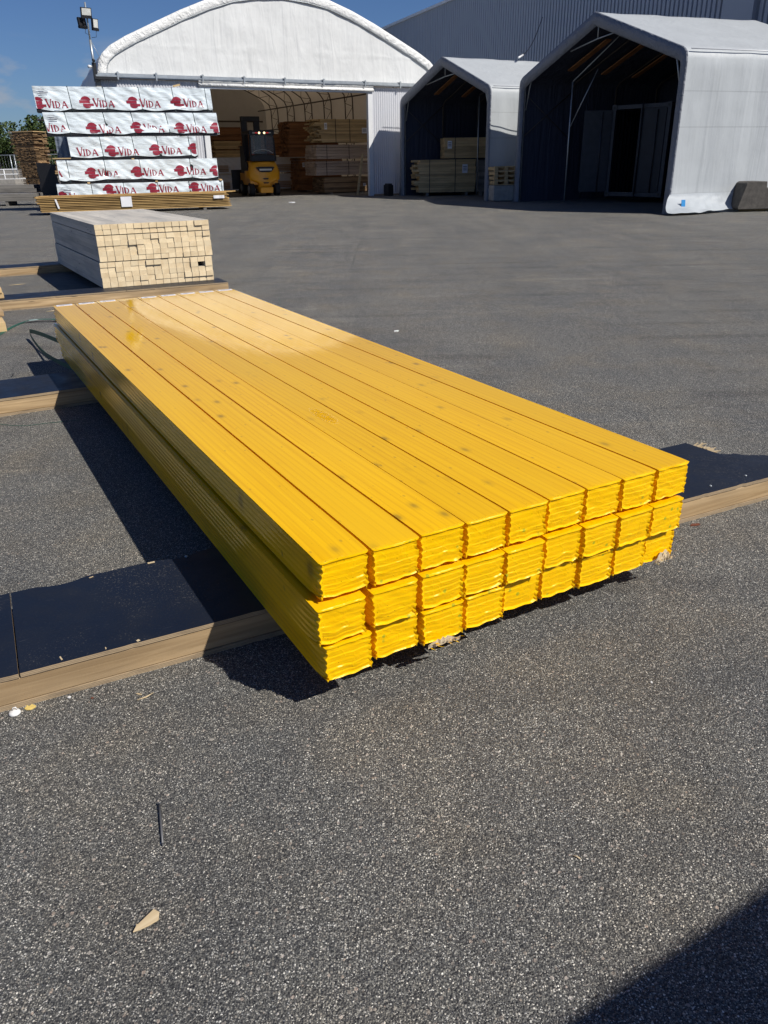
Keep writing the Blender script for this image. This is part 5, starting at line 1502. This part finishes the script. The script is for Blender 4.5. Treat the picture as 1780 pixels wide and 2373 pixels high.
for (px, py, l, w_, a, mt, lab) in ((322, 1609, .020, .006, -.4, m_chip, 'small tan wood chip on the asphalt below the front bearer'), (1610, 1217, .045, .016, .2, m_rust, 'rusty red fragment beside the right end of the front bearer'), (1510, 1582, .010, .006, 1.3, m_cap, 'tiny white fragment on the asphalt to the right'),
                                    (214, 1618, .008, .006, 0, m_rust, 'tiny red-brown fragment below the front bearer'), (161, 1616, .010, .008, 0, m_cap, 'tiny white stone below the front bearer'),
                                    (677, 470, .22, .12, .0, m_paper, 'white paper scrap on the asphalt before the hall door'), (918, 768, .05, .03, .5, m_cap, 'tiny white scrap right of the yellow stack'), (490, 1715, .012, .008, 0.2, m_stone, 'pinkish pebble left of centre in the foreground')):
    b = MB(); b.prism([(-l / 2, -w_ * .3), (0, -w_ / 2), (l / 2, -w_ * .2), (l * .4, w_ * .4), (-l * .2, w_ / 2)], 0, max(.002, w_ * .25), 'z')
    o = b.build('small_fragment', mt); place(o, G(px, py, .001), a); tag(o, lab, 'fragment')
b = MB(); rr = random.Random(8)
for k, (px, py, l, a) in enumerate(((318, 1622, .05, .5), (1345, 1990, .018, 2.4), (280, 656, .18, .25), (22, 661, .20, .4), (108, 722, .12, .5))):
    g = G(px, py, .003); bb = MB(); bb.tube([g, g + Vector((math.cos(a), math.sin(a), .02)) * l * .5, g + Vector((math.cos(a + .2), math.sin(a + .2), 0)) * l], [.0012 + l * .01, .0012 + l * .02, .0006], 5)
    tag(bb.build('wood_splinter', m_chip, smooth=True, fix=False), ('thin splinter just below the front bearer', 'thin pale twig in the right foreground', 'splinter on the asphalt left of the batten stack', 'long splinter lying in front of the farthest bearer', 'splinter on the asphalt before the third bearer')[k], 'splinter')

# loose grit over the near asphalt
rr = random.Random(77)
b = MB()
for _ in range(5200):
    y = .75 + 3.2 * rr.random() ** 1.5; x = rr.uniform(-1.1, 1.1) * (y * .62 + .35)
    s_ = rr.choice((.0014, .0017, .002, .0026, .0036)) * rr.uniform(.7, 1.2)
    a = rr.uniform(0, 6.28); ca, sa_ = math.cos(a), math.sin(a); el = rr.uniform(.6, 1.0)
    pts = []
    for k in range(5):
        t_ = k * 1.2566; px_, py_ = s_ * math.cos(t_), s_ * el * math.sin(t_)
        pts.append((x + px_ * ca - py_ * sa_, y + px_ * sa_ + py_ * ca, .0004))
    b.add(pts + [(x + rr.uniform(-.3, .3) * s_, y + rr.uniform(-.3, .3) * s_, .0004 + s_ * rr.uniform(.35, .7))], [(k, (k + 1) % 5, 5) for k in range(5)])
Mg = Mat('loose_grit', (.3, .28, .25), .8)
Mg.color(Mg.ramp(Mg.rand(True), [(0, (.05, .05, .05)), (.4, (.16, .15, .135)), (.7, (.28, .25, .21)), (.9, (.34, .27, .22)), (1, (.5, .48, .45))]))
tag(b.build('loose_grit', Mg.m, fix=False), 'fine loose grit scattered over the near asphalt', 'grit', kind='stuff')
